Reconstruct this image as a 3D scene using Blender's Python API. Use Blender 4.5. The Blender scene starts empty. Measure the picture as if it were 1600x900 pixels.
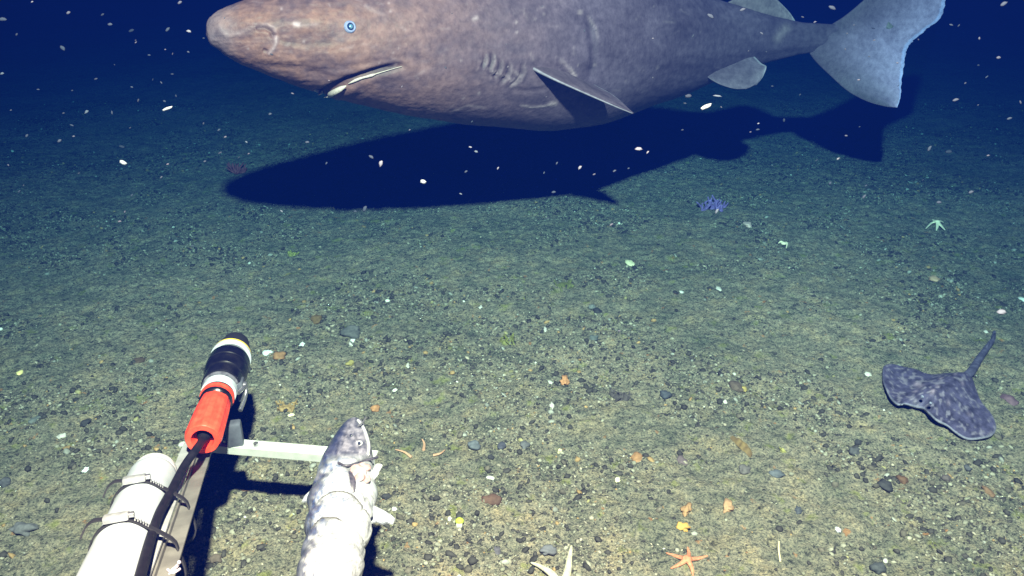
import bpy, bmesh, math, random
import numpy as np
from mathutils import Vector, Matrix

random.seed(7)
rng = np.random.default_rng(11)
SC = bpy.context.scene
COL = SC.collection

# ------------------------------------------------------------------ camera, water light, lamp, exposure
CAMZ, PITCH, F = 1.5, math.radians(25), 1256.0
cd = bpy.data.cameras.new("camera"); cam = bpy.data.objects.new("camera", cd); COL.objects.link(cam)
cam.location = (0, 0, CAMZ); cam.rotation_euler = (math.radians(65), 0, 0)
cd.sensor_width = 36.0; cd.lens = 36.0 * F / 1600.0; cd.clip_end = 200; cd.clip_start = 0.02
SC.camera = cam

w = bpy.data.worlds.new("World"); SC.world = w; w.use_nodes = True
bg = w.node_tree.nodes["Background"]
bg.inputs[0].default_value = (0.003, 0.012, 0.60, 1); bg.inputs[1].default_value = 0.20

LAMP = Vector((0.10, -0.05, 3.0))
ld = bpy.data.lights.new("floodlight", 'SPOT'); lamp = bpy.data.objects.new("floodlight", ld); COL.objects.link(lamp)
lamp.location = LAMP
aim = Vector((0.15, 2.55, 0.0))
lamp.rotation_euler = (aim - LAMP).to_track_quat('-Z', 'Y').to_euler()
ld.energy = 7300; ld.color = (1.0, 0.44, 0.285); ld.shadow_soft_size = 0.06
ld.spot_size = math.radians(108); ld.spot_blend = 1.0

SC.view_settings.view_transform = 'Standard'
SC.view_settings.look = 'None'
SC.view_settings.exposure = 0.0
SC.view_settings.gamma = 1.0
SC.cycles.volume_bounces = 0
SC.cycles.max_bounces = 6
SC.cycles.use_denoising = True

# ------------------------------------------------------------------ projection helpers (used to take real positions off the photograph)
cp, sp = math.cos(PITCH), math.sin(PITCH)
def ray(px, py):
    a, b = (px - 800) / F, -(py - 450) / F
    return Vector((a, cp + b * sp, -sp + b * cp))
def P(px, py, Y):
    d = ray(px, py); t = Y / d.y
    return Vector((d.x * t, Y, CAMZ + d.z * t))
def H(px, py, z=0.0):
    d = ray(px, py); t = (z - CAMZ) / d.z
    return Vector((d.x * t, d.y * t, z))
def proj(V):
    V = np.asarray(V, float); x, y, z = V[..., 0], V[..., 1], V[..., 2] - CAMZ
    zc = y * cp - z * sp; yc = y * sp + z * cp
    return 800 + F * x / zc, 450 - F * yc / zc
def zcam(p): return p[1] * cp - (p[2] - CAMZ) * sp
def pxm(p): return zcam(p) / F            # metres per pixel at a point

# ------------------------------------------------------------------ general helpers
def pchip(xs, ys, x):
    xs = np.asarray(xs, float); ys = np.asarray(ys, float); x = np.asarray(x, float)
    h = np.diff(xs); d = np.diff(ys) / h; m = np.zeros_like(ys)
    m[0], m[-1] = d[0], d[-1]
    for i in range(1, len(ys) - 1):
        if d[i-1] * d[i] > 0:
            w1, w2 = 2 * h[i] + h[i-1], h[i] + 2 * h[i-1]
            m[i] = (w1 + w2) / (w1 / d[i-1] + w2 / d[i])
    k = np.clip(np.searchsorted(xs, x) - 1, 0, len(h) - 1)
    t = (x - xs[k]) / h[k]
    return ((2*t**3 - 3*t**2 + 1) * ys[k] + (t**3 - 2*t**2 + t) * h[k] * m[k]
            + (-2*t**3 + 3*t**2) * ys[k+1] + (t**3 - t**2) * h[k] * m[k+1])
def hash2(i, j, seed):
    n = (i.astype(np.int64) * 374761393 + j.astype(np.int64) * 668265263 + seed * 974711) & 0x7fffffff
    n = ((n ^ (n >> 13)) * 1274126177) & 0x7fffffff
    return ((n ^ (n >> 16)) & 0xffff) / 65535.0
def vnoise(x, y, seed=0):
    x = np.asarray(x, float); y = np.asarray(y, float)
    i, j = np.floor(x).astype(int), np.floor(y).astype(int); u, v = x - i, y - j
    u = u*u*(3-2*u); v = v*v*(3-2*v)
    return ((hash2(i, j, seed)*(1-u) + hash2(i+1, j, seed)*u)*(1-v) + (hash2(i, j+1, seed)*(1-u) + hash2(i+1, j+1, seed)*u)*v)
def gz(x, y):
    return (0.045*(vnoise(x*0.9+50, y*0.9+50, 1)-.5) + 0.012*(vnoise(x*4+90, y*4+90, 2)-.5)
            + 0.012*(vnoise(x*16+200, y*16+200, 3)-.5) + 0.013*(vnoise(x*42+500, y*42+500, 4)-.5)
            + 0.007*(vnoise(x*95+700, y*95+700, 5)-.5))
def G(px, py):
    z = 0.0
    for _ in range(4):
        p = H(px, py, z); z = float(gz(p.x, p.y))
    return Vector((p.x, p.y, z))

def tag(o, label=None, cat=None, group=None, kind=None):
    for k, v in (('label', label), ('category', cat), ('group', group), ('kind', kind)):
        if v: o[k] = v
    return o
def obj(name, me, m, parent=None, smooth=True):
    o = bpy.data.objects.new(name, me); COL.objects.link(o)
    if m: me.materials.append(m)
    if parent: o.parent = parent; o.matrix_parent_inverse = Matrix.Translation(-parent.location) if parent.type == 'EMPTY' else Matrix()
    if smooth: me.polygons.foreach_set('use_smooth', [True] * len(me.polygons))
    return o
def mesh(name, V, Fc):
    me = bpy.data.meshes.new(name); me.from_pydata([tuple(v) for v in V], [], [tuple(f) for f in Fc]); me.update(); return me
def thing(name, loc, label, cat, group=None):
    o = bpy.data.objects.new(name, None); COL.objects.link(o); o.location = loc; o.empty_display_size = 0.05
    return tag(o, label, cat, group)
def settle(o):
    """put the origin of a mesh at its lowest centre so the object really stands where it is"""
    me = o.data; n = len(me.vertices); a = np.empty(n*3); me.vertices.foreach_get('co', a); a = a.reshape(-1, 3)
    c = np.array([a[:, 0].mean(), a[:, 1].mean(), a[:, 2].min()]); a -= c
    me.vertices.foreach_set('co', a.ravel()); o.location = Vector(c); me.update(); return o
def colattr(me, name, arr):
    at = me.color_attributes.new(name, 'FLOAT_COLOR', 'POINT')
    arr = np.asarray(arr, np.float32)
    if arr.ndim == 1: arr = np.stack([arr]*3, 1)
    if arr.shape[1] == 3: arr = np.concatenate([arr, np.ones((len(arr), 1), np.float32)], 1)
    at.data.foreach_set('color', arr.ravel().astype(np.float32))
def frame(t):
    t = Vector(t).normalized(); up = Vector((0, 0, 1)) if abs(t.z) < .95 else Vector((0, 1, 0))
    s = t.cross(up).normalized(); return t, s, s.cross(t).normalized()
class MB:
    def __init__(s): s.V = []; s.F = []
    def add(s, V, Fc):
        n = len(s.V); s.V += [tuple(v) for v in V]; s.F += [tuple(i + n for i in f) for f in Fc]; return s
    def lathe(s, p0, p1, prof, seg=40, caps=True):
        p0, p1 = Vector(p0), Vector(p1); t, a, b = frame(p1 - p0); L = (p1 - p0).length; V = []; Fc = []
        for (u, r) in prof:
            for k in range(seg):
                q = 2*math.pi*k/seg; V.append(p0 + t*(u*L) + a*(r*math.cos(q)) + b*(r*math.sin(q)))
        for i in range(len(prof)-1):
            for k in range(seg): Fc.append((i*seg+k, i*seg+(k+1) % seg, (i+1)*seg+(k+1) % seg, (i+1)*seg+k))
        if caps:
            Fc.append(tuple(range(seg))); Fc.append(tuple((len(prof)-1)*seg + k for k in range(seg)))
        return s.add(V, Fc)
    def tube(s, pts, r, seg=12, flat=1.0):
        pts = [Vector(p) for p in pts]; n = len(pts); V = []; Fc = []
        t0 = (pts[1]-pts[0]).normalized(); _, a, b = frame(t0)
        for i, p in enumerate(pts):
            t = (pts[min(i+1, n-1)] - pts[max(i-1, 0)]).normalized()
            a = (a - t*a.dot(t)).normalized(); b = t.cross(a)
            rr = r[i] if hasattr(r, '__len__') else r
            for k in range(seg):
                q = 2*math.pi*k/seg; V.append(p + a*(rr*math.cos(q)) + b*(rr*flat*math.sin(q)))
        for i in range(n-1):
            for k in range(seg): Fc.append((i*seg+k, i*seg+(k+1) % seg, (i+1)*seg+(k+1) % seg, (i+1)*seg+k))
        Fc.append(tuple(range(seg))); Fc.append(tuple((n-1)*seg + k for k in range(seg)))
        return s.add(V, Fc)
    def bar(s, p0, p1, wid, thk, side=None):
        """box beam from p0 to p1; wid along side, thk across"""
        p0, p1 = Vector(p0), Vector(p1); t = (p1-p0).normalized()
        sd = Vector(side) if side is not None else t.cross(Vector((0, 0, 1)))
        sd = (sd - t*sd.dot(t)).normalized(); u = sd.cross(t).normalized()
        V = [p + sd*(wid/2*i) + u*(thk/2*j) for p in (p0, p1) for i, j in ((-1,-1),(1,-1),(1,1),(-1,1))]
        return s.add(V, [(0,1,2,3),(7,6,5,4),(0,4,5,1),(1,5,6,2),(2,6,7,3),(3,7,4,0)])
    def ball(s, c, r, seg=16, rings=10, sc=(1,1,1)):
        V = []; Fc = []; c = Vector(c)
        for i in range(rings+1):
            a = math.pi*i/rings
            for k in range(seg):
                q = 2*math.pi*k/seg
                V.append(c + Vector((math.sin(a)*math.cos(q)*sc[0], math.sin(a)*math.sin(q)*sc[1], math.cos(a)*sc[2]))*r)
        for i in range(rings):
            for k in range(seg): Fc.append((i*seg+k, (i+1)*seg+k, (i+1)*seg+(k+1) % seg, i*seg+(k+1) % seg))
        return s.add(V, Fc)
    def build(s, name, m, parent=None, smooth=True, bevel=0.0, fix=True):
        me = mesh(name, s.V, s.F)
        bm = bmesh.new(); bm.from_mesh(me)
        bmesh.ops.remove_doubles(bm, verts=bm.verts, dist=1e-6)
        if bevel: bmesh.ops.bevel(bm, geom=[e for e in bm.edges], offset=bevel, segments=2, affect='EDGES', profile=.6)
        if fix: bmesh.ops.recalc_face_normals(bm, faces=bm.faces)
        for e in bm.edges:
            if len(e.link_faces) == 2 and e.calc_face_angle(0) > math.radians(38): e.smooth = False
        bm.to_mesh(me); bm.free(); me.update()
        return obj(name, me, m, parent, smooth)
def spline(pts, n=12):
    pts = [Vector(p) for p in pts]; out = []
    for i in range(len(pts)-1):
        p0 = pts[max(i-1, 0)]; p1 = pts[i]; p2 = pts[i+1]; p3 = pts[min(i+2, len(pts)-1)]
        for k in range(n):
            t = k/n
            out.append(0.5*((2*p1) + (p2-p0)*t + (2*p0-5*p1+4*p2-p3)*t*t + (3*p1-p0-3*p2+p3)*t*t*t))
    out.append(pts[-1]); return out

# ------------------------------------------------------------------ materials
def mat(name, c1, c2=None, scale=8, rough=.6, metal=0, bump=0, bscale=40, detail=6, spec=.3, coat=0, trans=0, ramp=(.35, .65)):
    m = bpy.data.materials.new(name); m.use_nodes = True; nt = m.node_tree; N = nt.nodes; L = nt.links
    b = N['Principled BSDF']; b.inputs['Roughness'].default_value = rough; b.inputs['Metallic'].default_value = metal
    b.inputs['Specular IOR Level'].default_value = spec; b.inputs['Coat Weight'].default_value = coat
    b.inputs['Transmission Weight'].default_value = trans
    tc = N.new('ShaderNodeTexCoord')
    if c2:
        n = N.new('ShaderNodeTexNoise'); n.inputs['Scale'].default_value = scale; n.inputs['Detail'].default_value = detail
        L.new(tc.outputs['Object'], n.inputs['Vector'])
        r = N.new('ShaderNodeValToRGB'); r.color_ramp.elements[0].position = ramp[0]; r.color_ramp.elements[1].position = ramp[1]
        r.color_ramp.elements[0].color = (*c1, 1); r.color_ramp.elements[1].color = (*c2, 1)
        L.new(n.outputs['Fac'], r.inputs['Fac']); L.new(r.outputs[0], b.inputs['Base Color'])
    else: b.inputs['Base Color'].default_value = (*c1, 1)
    if bump:
        n2 = N.new('ShaderNodeTexNoise'); n2.inputs['Scale'].default_value = bscale; n2.inputs['Detail'].default_value = 8
        L.new(tc.outputs['Object'], n2.inputs['Vector'])
        bp = N.new('ShaderNodeBump'); bp.inputs['Strength'].default_value = bump; bp.inputs['Distance'].default_value = .004
        L.new(n2.outputs['Fac'], bp.inputs['Height']); L.new(bp.outputs[0], b.inputs['Normal'])
    return m
def nodes(m): return m.node_tree.nodes, m.node_tree.links, m.node_tree.nodes['Principled BSDF']

def ground_mat():
    m = bpy.data.materials.new('seabed_silt'); m.use_nodes = True; N, L, b = nodes(m)
    b.inputs['Roughness'].default_value = .95; b.inputs['Specular IOR Level'].default_value = .1
    tc = N.new('ShaderNodeTexCoord')
    def noise(s, d=8, r=.6):
        n = N.new('ShaderNodeTexNoise'); n.inputs['Scale'].default_value = s; n.inputs['Detail'].default_value = d
        n.inputs['Roughness'].default_value = r; L.new(tc.outputs['Object'], n.inputs['Vector']); return n
    def ramp(n, stops):
        r = N.new('ShaderNodeValToRGB'); e = r.color_ramp.elements
        while len(e) < len(stops): e.new(.5)
        for k, (p, c) in enumerate(stops): e[k].position = p; e[k].color = (*c, 1)
        L.new(n.outputs['Fac'], r.inputs['Fac']); return r
    def mix(fac, a, c, mode='MIX'):
        x = N.new('ShaderNodeMix'); x.data_type = 'RGBA'; x.blend_type = mode
        if hasattr(fac, 'links'): L.new(fac, x.inputs[0])
        else: x.inputs[0].default_value = fac
        L.new(a, x.inputs[6])
        if isinstance(c, tuple): x.inputs[7].default_value = (*c, 1)
        else: L.new(c, x.inputs[7])
        return x.outputs[2]
    big = ramp(noise(1.1, 4), [(.32, (.165,.162,.138)), (.5, (.218,.198,.170)), (.68, (.278,.240,.205))])
    mid = ramp(noise(9, 6, .65), [(.3, (.55,.62,.58)), (.5, (.95,.95,.9)), (.72, (1.25,1.12,.9))])
    col = mix(1.0, big.outputs[0], mid.outputs[0], 'MULTIPLY')
    fine = ramp(noise(60, 5, .75), [(.36, (.24,.26,.27)), (.44, (.76,.79,.78)), (.54, (1.02,1.01,.98)), (.68, (1.28,1.22,1.12))])
    col = mix(1.0, col, fine.outputs[0], 'MULTIPLY')
    gr = ramp(noise(160, 3, .8), [(.38, (.30,.32,.34)), (.5, (1,1,1)), (.64, (1.35,1.3,1.2))])
    col = mix(.9, col, gr.outputs[0], 'MULTIPLY')
    ol = ramp(noise(14, 3), [(.6, (0,0,0)), (.72, (1,1,1))])                     # olive organic patches
    col = mix(ol.outputs[0], col, mix(.6, col, (.19,.20,.05)))
    orr = ramp(noise(23, 3), [(.665, (0,0,0)), (.73, (1,1,1))])                   # rusty specks
    col = mix(orr.outputs[0], col, mix(.6, col, (.36,.15,.05)))
    L.new(col, b.inputs['Base Color'])
    h = N.new('ShaderNodeMath'); h.operation = 'MULTIPLY_ADD'; n1 = noise(45, 6, .7); n2 = noise(170, 4, .7)
    L.new(n2.outputs['Fac'], h.inputs[0]); h.inputs[1].default_value = .35; L.new(n1.outputs['Fac'], h.inputs[2])
    bp = N.new('ShaderNodeBump'); bp.inputs['Strength'].default_value = .95; bp.inputs['Distance'].default_value = .018
    L.new(h.outputs[0], bp.inputs['Height']); L.new(bp.outputs[0], b.inputs['Normal'])
    return m
def vc_mat(name, attr, rough=.75, bump=.4, bscale=60, vary=.5, vscale=40, spec=.3, bdist=.004, coat=0):
    """colour comes from the tint stored per vertex, broken up by noise"""
    m = bpy.data.materials.new(name); m.use_nodes = True; N, L, b = nodes(m)
    b.inputs['Roughness'].default_value = rough; b.inputs['Specular IOR Level'].default_value = spec; b.inputs['Coat Weight'].default_value = coat
    a = N.new('ShaderNodeVertexColor'); a.layer_name = attr; tc = N.new('ShaderNodeTexCoord')
    n = N.new('ShaderNodeTexNoise'); n.inputs['Scale'].default_value = vscale; n.inputs['Detail'].default_value = 7; n.inputs['Roughness'].default_value = .65
    L.new(tc.outputs['Object'], n.inputs['Vector'])
    mr = N.new('ShaderNodeMapRange'); mr.inputs[1].default_value = .3; mr.inputs[2].default_value = .7
    mr.inputs[3].default_value = 1 - vary; mr.inputs[4].default_value = 1 + vary; L.new(n.outputs['Fac'], mr.inputs[0])
    x = N.new('ShaderNodeVectorMath'); x.operation = 'SCALE'; L.new(a.outputs[0], x.inputs[0]); L.new(mr.outputs[0], x.inputs['Scale'])
    L.new(x.outputs[0], b.inputs['Base Color'])
    n2 = N.new('ShaderNodeTexNoise'); n2.inputs['Scale'].default_value = bscale; n2.inputs['Detail'].default_value = 8
    L.new(tc.outputs['Object'], n2.inputs['Vector'])
    bp = N.new('ShaderNodeBump'); bp.inputs['Strength'].default_value = bump; bp.inputs['Distance'].default_value = bdist
    L.new(n2.outputs['Fac'], bp.inputs['Height']); L.new(bp.outputs[0], b.inputs['Normal'])
    return m

M = dict(
    ground=ground_mat(),
    gravel=vc_mat('loose_stones', 'stone', rough=.8, vary=.3, vscale=120, bump=.3),
    white_plastic=mat('white_plastic', (.36,.40,.46), (.28,.31,.36), 14, .45, bump=.1, ramp=(.4,.75)),
    grey_plastic=mat('grey_plastic', (.075,.085,.11), (.045,.05,.065), 30, .5),
    alu=mat('worn_white_rail', (.30,.31,.33), (.17,.175,.19), 22, .5, bump=.15, ramp=(.35,.75)),
    alu_grey=mat('grey_rail', (.15,.148,.143), (.095,.093,.09), 22, .5, bump=.15, metal=.1),
    cross=mat('white_crossbar', (.38,.41,.41), (.28,.30,.30), 30, .45, bump=.1, ramp=(.4,.8)),
    black=mat('black_rubber', (.004,.004,.006), (.008,.008,.011), 40, .22, spec=.5),
    cable=mat('cable_rubber', (.005,.005,.0075), (.009,.0085,.012), 60, .6, spec=.14),
    matte_black=mat('matte_black', (.012,.012,.016), None, rough=.7),
    red=mat('red_sleeve', (.80,.045,.02), (.86,.07,.035), 50, .38, spec=.5),
    steel=mat('steel', (.62,.62,.64), (.45,.45,.48), 60, .22, metal=.9),
    yellow=mat('yellow_ring', (.62,.44,.03), (.5,.38,.08), 80, .4),
    clamp_metal=mat('clamp_metal', (.34,.35,.38), (.22,.23,.26), 90, .3, metal=.3),
    clear=mat('smoky_ring', (.03,.03,.04), (.12,.12,.15), 60, .15, spec=.6),
    flake=mat('snow_fleck', (.30,.31,.36), (.22,.24,.28), 200, .8),
)

# ------------------------------------------------------------------ seabed
def build_ground():
    def axis(lo, d0, d1, hi, step, grow=1.12):
        c = list(np.arange(d0, d1, step)); s = step
        x = d1
        while x < hi: c.append(x); s *= grow; x += s
        c.append(hi); s = step; x = d0 - step
        while x > lo: c.insert(0, x); s *= grow; x -= s
        c.insert(0, lo); return np.array(c)
    xs = axis(-26, -2.3, 2.6, 26, .0095, 1.035); ys = axis(-20, 1.15, 5.4, 32, .0095, 1.035)
    X, Y = np.meshgrid(xs, ys); nx, ny = len(xs), len(ys)
    co = np.stack([X, Y, gz(X, Y)], -1).reshape(-1, 3)
    idx = np.arange(nx*ny).reshape(ny, nx)
    q = np.stack([idx[:-1, :-1], idx[:-1, 1:], idx[1:, 1:], idx[1:, :-1]], -1).reshape(-1, 4)
    me = bpy.data.meshes.new('seabed'); me.vertices.add(len(co)); me.vertices.foreach_set('co', co.ravel())
    me.loops.add(q.size); me.loops.foreach_set('vertex_index', q.ravel())
    me.polygons.add(len(q)); me.polygons.foreach_set('loop_start', np.arange(0, q.size, 4)); me.polygons.foreach_set('loop_total', np.full(len(q), 4))
    me.update(calc_edges=True)
    o = obj('seabed', me, M['ground']); tag(o, kind='structure'); return o
build_ground()

# water: one closed box of evenly dense, red absorbing sea water
hb = MB().bar((0, -19.5, 1.2), (0, 31.5, 1.2), 51, 4.7).build('haze', None, smooth=False)
hm = bpy.data.materials.new('sea_water'); hm.use_nodes = True; nt = hm.node_tree
nt.nodes.remove(nt.nodes['Principled BSDF'])
pv = nt.nodes.new('ShaderNodeVolumePrincipled')
pv.inputs['Color'].default_value = (.0006, .0045, .050, 1); pv.inputs['Absorption Color'].default_value = (.013, .61, .80, 1)
pv.inputs['Density'].default_value = .25; pv.inputs['Anisotropy'].default_value = 0.0
nt.links.new(pv.outputs[0], nt.nodes['Material Output'].inputs['Volume'])
hb.data.materials.append(hm); tag(hb, kind='stuff'); hb.display_type = 'WIRE'
hb['label'] = 'deep blue sea water filling the whole scene'

# ------------------------------------------------------------------ stone shapes
t_ = (1 + 5 ** .5) / 2
ICO = np.array([(-1,t_,0),(1,t_,0),(-1,-t_,0),(1,-t_,0),(0,-1,t_),(0,1,t_),(0,-1,-t_),(0,1,-t_),(t_,0,-1),(t_,0,1),(-t_,0,-1),(-t_,0,1)]) / math.sqrt(1+t_*t_)
ICF = np.array([(0,11,5),(0,5,1),(0,1,7),(0,7,10),(0,10,11),(1,5,9),(5,11,4),(11,10,2),(10,7,6),(7,1,8),(3,9,4),(3,4,2),(3,2,6),(3,6,8),(3,8,9),(4,9,5),(2,4,11),(6,2,10),(8,6,7),(9,8,1)])
def ico(level):
    me = bpy.data.meshes.new('t'); bm = bmesh.new(); bmesh.ops.create_icosphere(bm, subdivisions=level, radius=1)
    V = np.array([v.co[:] for v in bm.verts]); Fc = [tuple(v.index for v in f.verts) for f in bm.faces]; bm.free(); bpy.data.meshes.remove(me)
    return V, Fc
def scatter(name, n, region, size, cols, mtl, sink=.25, clump=.5, seed=3):
    r = np.random.default_rng(seed)
    x0, x1, y0, y1 = region
    X = r.uniform(x0, x1, n*3); Y = y0 + (y1-y0) * r.uniform(0, 1, n*3)
    dens = vnoise(X*2.2+30, Y*2.2+30, 8)*.5 + vnoise(X*7+30, Y*7+30, 9)*.5
    keep = r.uniform(0, 1, n*3) < np.clip((dens-.5)*4.2+.38, .05, 1)
    keep &= np.abs(X) < (Y*.86 + .5)
    X, Y = X[keep][:n], Y[keep][:n]; n = len(X)
    s = size[0] * (r.pareto(2.3, n) + 1); s = np.minimum(s, size[1])
    V = ICO[None]*(1 + r.uniform(-.28, .28, (n, 12, 1)))
    sc = np.stack([r.uniform(.7, 1.35, n), r.uniform(.6, 1.0, n), r.uniform(.4, .8, n)], 1)
    V = V*sc[:, None]*s[:, None, None]
    a = r.uniform(0, 6.28, n); ca, sa = np.cos(a)[:, None], np.sin(a)[:, None]
    x, y = V[..., 0]*ca - V[..., 1]*sa, V[..., 0]*sa + V[..., 1]*ca
    tl = r.normal(0, .3, n)[:, None]; z = V[..., 2] + x*tl
    Z = gz(X, Y) + s*sc[:, 2]*(1 - 2*sink) * r.uniform(.2, 1, n)
    co = np.stack([x + X[:, None], y + Y[:, None], z + Z[:, None]], -1).reshape(-1, 3)
    Fc = (ICF[None] + (np.arange(n)*12)[:, None, None]).reshape(-1, 3)
    me = bpy.data.meshes.new(name); me.vertices.add(len(co)); me.vertices.foreach_set('co', co.ravel())
    me.loops.add(Fc.size); me.loops.foreach_set('vertex_index', Fc.ravel().astype(np.int32))
    me.polygons.add(len(Fc)); me.polygons.foreach_set('loop_start', np.arange(0, Fc.size, 3)); me.polygons.foreach_set('loop_total', np.full(len(Fc), 3))
    me.update(calc_edges=True)
    pr = np.array([c[0] for c in cols]); ci = r.choice(len(cols), n, p=pr/pr.sum())
    C = np.array([c[1] for c in cols])[ci] * r.uniform(.7, 1.3, (n, 1))
    colattr(me, 'stone', np.repeat(C, 12, 0))
    o = obj(name, me, mtl, smooth=False); return o
g = scatter('gravel', 72000, (-4.4, 4.6, 1.15, 7.0), (.0026, .0125),
            [(.68, (.034,.031,.028)), (.20, (.09,.078,.062)), (.05, (.22,.22,.20)), (.03, (.26,.17,.08)), (.007, (.5,.5,.46)), (.006, (.20,.18,.09))], M['gravel'])
tag(g, 'loose dark gravel grains strewn over the silty seabed', None, None, 'stuff')
g2 = scatter('silt_crumbs', 20000, (-3.2, 3.4, 1.15, 4.6), (.0024, .008),
            [(.5, (.21,.20,.16)), (.3, (.15,.145,.11)), (.2, (.25,.22,.175))], M['gravel'], sink=.1, seed=5)
tag(g2, 'pale crumbs of silt covering the seabed', None, None, 'stuff')

# ------------------------------------------------------------------ the shark
def polydist(px, py, pts, taper=False):
    best = np.full(px.shape, 1e9); par = np.zeros(px.shape); n = len(pts)-1
    for i in range(n):
        (ax, ay), (bx, by) = pts[i], pts[i+1]; dx, dy = bx-ax, by-ay
        t = np.clip(((px-ax)*dx + (py-ay)*dy)/(dx*dx+dy*dy), 0, 1)
        d = np.hypot(px-ax-t*dx, py-ay-t*dy); k = d < best
        best = np.where(k, d, best); par = np.where(k, (i+t)/n, par)
    return (best, par) if taper else best

def build_shark():
    st = np.array([ # px, top, bottom, spine Y, half width / half height
        (322.0, 54, 55, 2.87, 1.0), (325, 37, 68, 2.873, 1.0), (335, 25, 77, 2.88, 1.02), (350, 15, 89, 2.89, 1.05), (370, 7, 100, 2.91, 1.08),
        (400, -3, 113, 2.94, 1.08), (450, -16, 131, 2.99, 1.02), (500, -28, 148, 3.05, .97), (550, -38, 163, 3.12, .95), (600, -47, 175, 3.20, .93),
        (700, -62, 189, 3.37, .88), (760, -70, 197, 3.47, .86), (850, -77, 203, 3.64, .82), (900, -76, 198, 3.73, .80), (960, -66, 182, 3.85, .78),
        (1040, -36, 156, 4.02, .72), (1100, -8, 134, 4.13, .66), (1170, 14, 110, 4.24, .60), (1210, 26, 97, 4.29, .55), (1260, 36, 85, 4.33, .50),
        (1310, 37, 79, 4.35, .42), (1350, 34, 78, 4.35, .30), (1385, 40, 66, 4.35, .22), (1400, 50, 56, 4.35, .15)])
    n, Mr = 520, 240
    u = np.linspace(0, 1, n); xs = 322 + (1400-322)*(0.30*u**2 + .70*u**1.25 * 1.0)
    xs = 322 + (xs-322)/(xs[-1]-322)*(1400-322)
    top, bot, Yc, wr = (pchip(st[:, 0], st[:, k], xs) for k in (1, 2, 3, 4))
    a = np.array([P(x, t, y)[:] for x, t, y in zip(xs, top, Yc)]); b = np.array([P(x, t, y)[:] for x, t, y in zip(xs, bot, Yc)])
    C = (a+b)/2; h = (a[:, 2]-b[:, 2])/2
    T = np.gradient(C, axis=0); T[:, 2] = 0; T /= np.linalg.norm(T, axis=1)[:, None]
    for _ in range(40): T[1:-1] = (T[:-2]+T[1:-1]*2+T[2:])/4
    T[:12] = T[12]; T /= np.linalg.norm(T, axis=1)[:, None]
    Nn = np.stack([T[:, 1], -T[:, 0], np.zeros(n)], 1)               # towards the camera
    th = 2*np.pi*np.arange(Mr)/Mr; cs, sn = np.cos(th), np.sin(th)
    ex = .93
    cs_, sn_ = np.sign(cs)*np.abs(cs)**ex, np.sign(sn)*np.abs(sn)**ex
    # a flank that is widest a little below the middle, flatter belly
    wprof = cs_[None]*(1 - .06*sn_[None] - .05*(sn_[None]**2))
    V = C[:, None] + Nn[:, None]*(h*wr)[:, None, None]*wprof[..., None]
    V[..., 2] += (h[:, None]*sn_[None])
    # features read off the photograph on the near flank and mirrored to the far one
    PX, PY = proj(V)
    near = (cs > -1e-6)
    disp = np.zeros((n, Mr)); pale = np.zeros((n, Mr)); dark = np.zeros((n, Mr))
    def groove(pts, w, dep, m=None, amt=0.0, taper=True):
        d, p = polydist(PX, PY, pts, True); gq = np.exp(-(d/w)**2) * (np.clip(np.minimum(p, 1-p)*6, 0, 1)**.5 if taper else 1)
        disp[...] -= dep*gq
        if m is not None: m[...] = np.maximum(m, amt*gq)
    mouth = [(489, 143), (502, 148), (522, 137), (545, 127), (580, 115), (610, 106), (634, 101)]
    groove(mouth, 6.0, .024, dark, 1.0)
    groove([(q, w_-3) for q, w_ in mouth[1:6]], 4.5, .006, dark, .8)
    groove([(515, 156), (545, 144), (560, 133)], 6, -.006)                       # lower lip
    groove([(470, 118), (520, 108), (570, 98), (620, 92)], 10, .004)             # upper lip fold
    groove([(560, 100), (640, 88), (690, 96)], 5, .003)
    groove([(400, 44), (415, 43), (424, 48), (429, 60)], 3.6, .012, dark, .7)    # nostril
    groove([(404, 41), (416, 39), (426, 44), (432, 52)], 3.4, -.004, pale, .5)
    groove([(431, 54), (432, 66), (427, 78), (418, 86)], 3.4, -.004, pale, .6)
    groove([(411, 79), (420, 82)], 3.2, .008, dark, .6)
    groove([(430, 60), (450, 66), (480, 68), (525, 66)], 5, .003, dark, .5)
    groove([(340, 38), (346, 50), (356, 58), (374, 52), (400, 40)], 4.5, -.003, pale, .28)
    groove([(392, 100), (430, 105), (480, 112), (520, 125)], 7, .005)
    groove([(640, 96), (700, 110), (760, 118)], 8, .004)
    # brow ridge and cheek
    disp += .005*np.exp(-((PX-480)/110)**2 - ((PY-34)/14)**2)
    disp -= .004*np.exp(-((PX-470)/60)**2 - ((PY-58)/9)**2)
    disp += .014*np.exp(-((PX-700)/70)**2 - ((PY-120)/40)**2)
    # gills
    for k, (x, y, l, am, lean) in enumerate([(755, 84, 22, .35, 0), (767, 83, 27, .55, -1), (779, 92, 30, .30, -4), (793, 98, 34, .45, -9), (814, 97, 40, .40, -14)]):
        pts = [(x, y), (x+2, y+l*.35), (x-1+lean*.3, y+l*.7), (x-5+lean, y+l)]
        groove(pts, 2.4, .010, dark, .55)
        groove([(q+4.5, r_+.5) for q, r_ in pts], 2.0, -.003, pale, am*.5)
    for k in range(7): groove([(758+k*7, 104+k*3), (764+k*7, 109+k*3+(k % 2)*3)], 1.8, -.003, pale, .35 + .1*(k % 3))
    groove([(800, 110), (812, 118), (806, 128), (795, 138)], 2.0, -.003, pale, .6)
    groove([(760, 112), (775, 120), (790, 122)], 3, .006, dark, .5)
    # scratches, scars and folds
    groove([(812, 164), (830, 168), (850, 167), (865, 163)], 1.6, -.003, pale, .9)
    groove([(862, 163), (868, 162)], 4, -.003, pale, .9, False)
    groove([(795, 139), (820, 141), (855, 138)], 3, .006, dark, .5)
    groove([(918, 20), (925, 60), (928, 95), (922, 125)], 6, .010, dark, .35)
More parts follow.
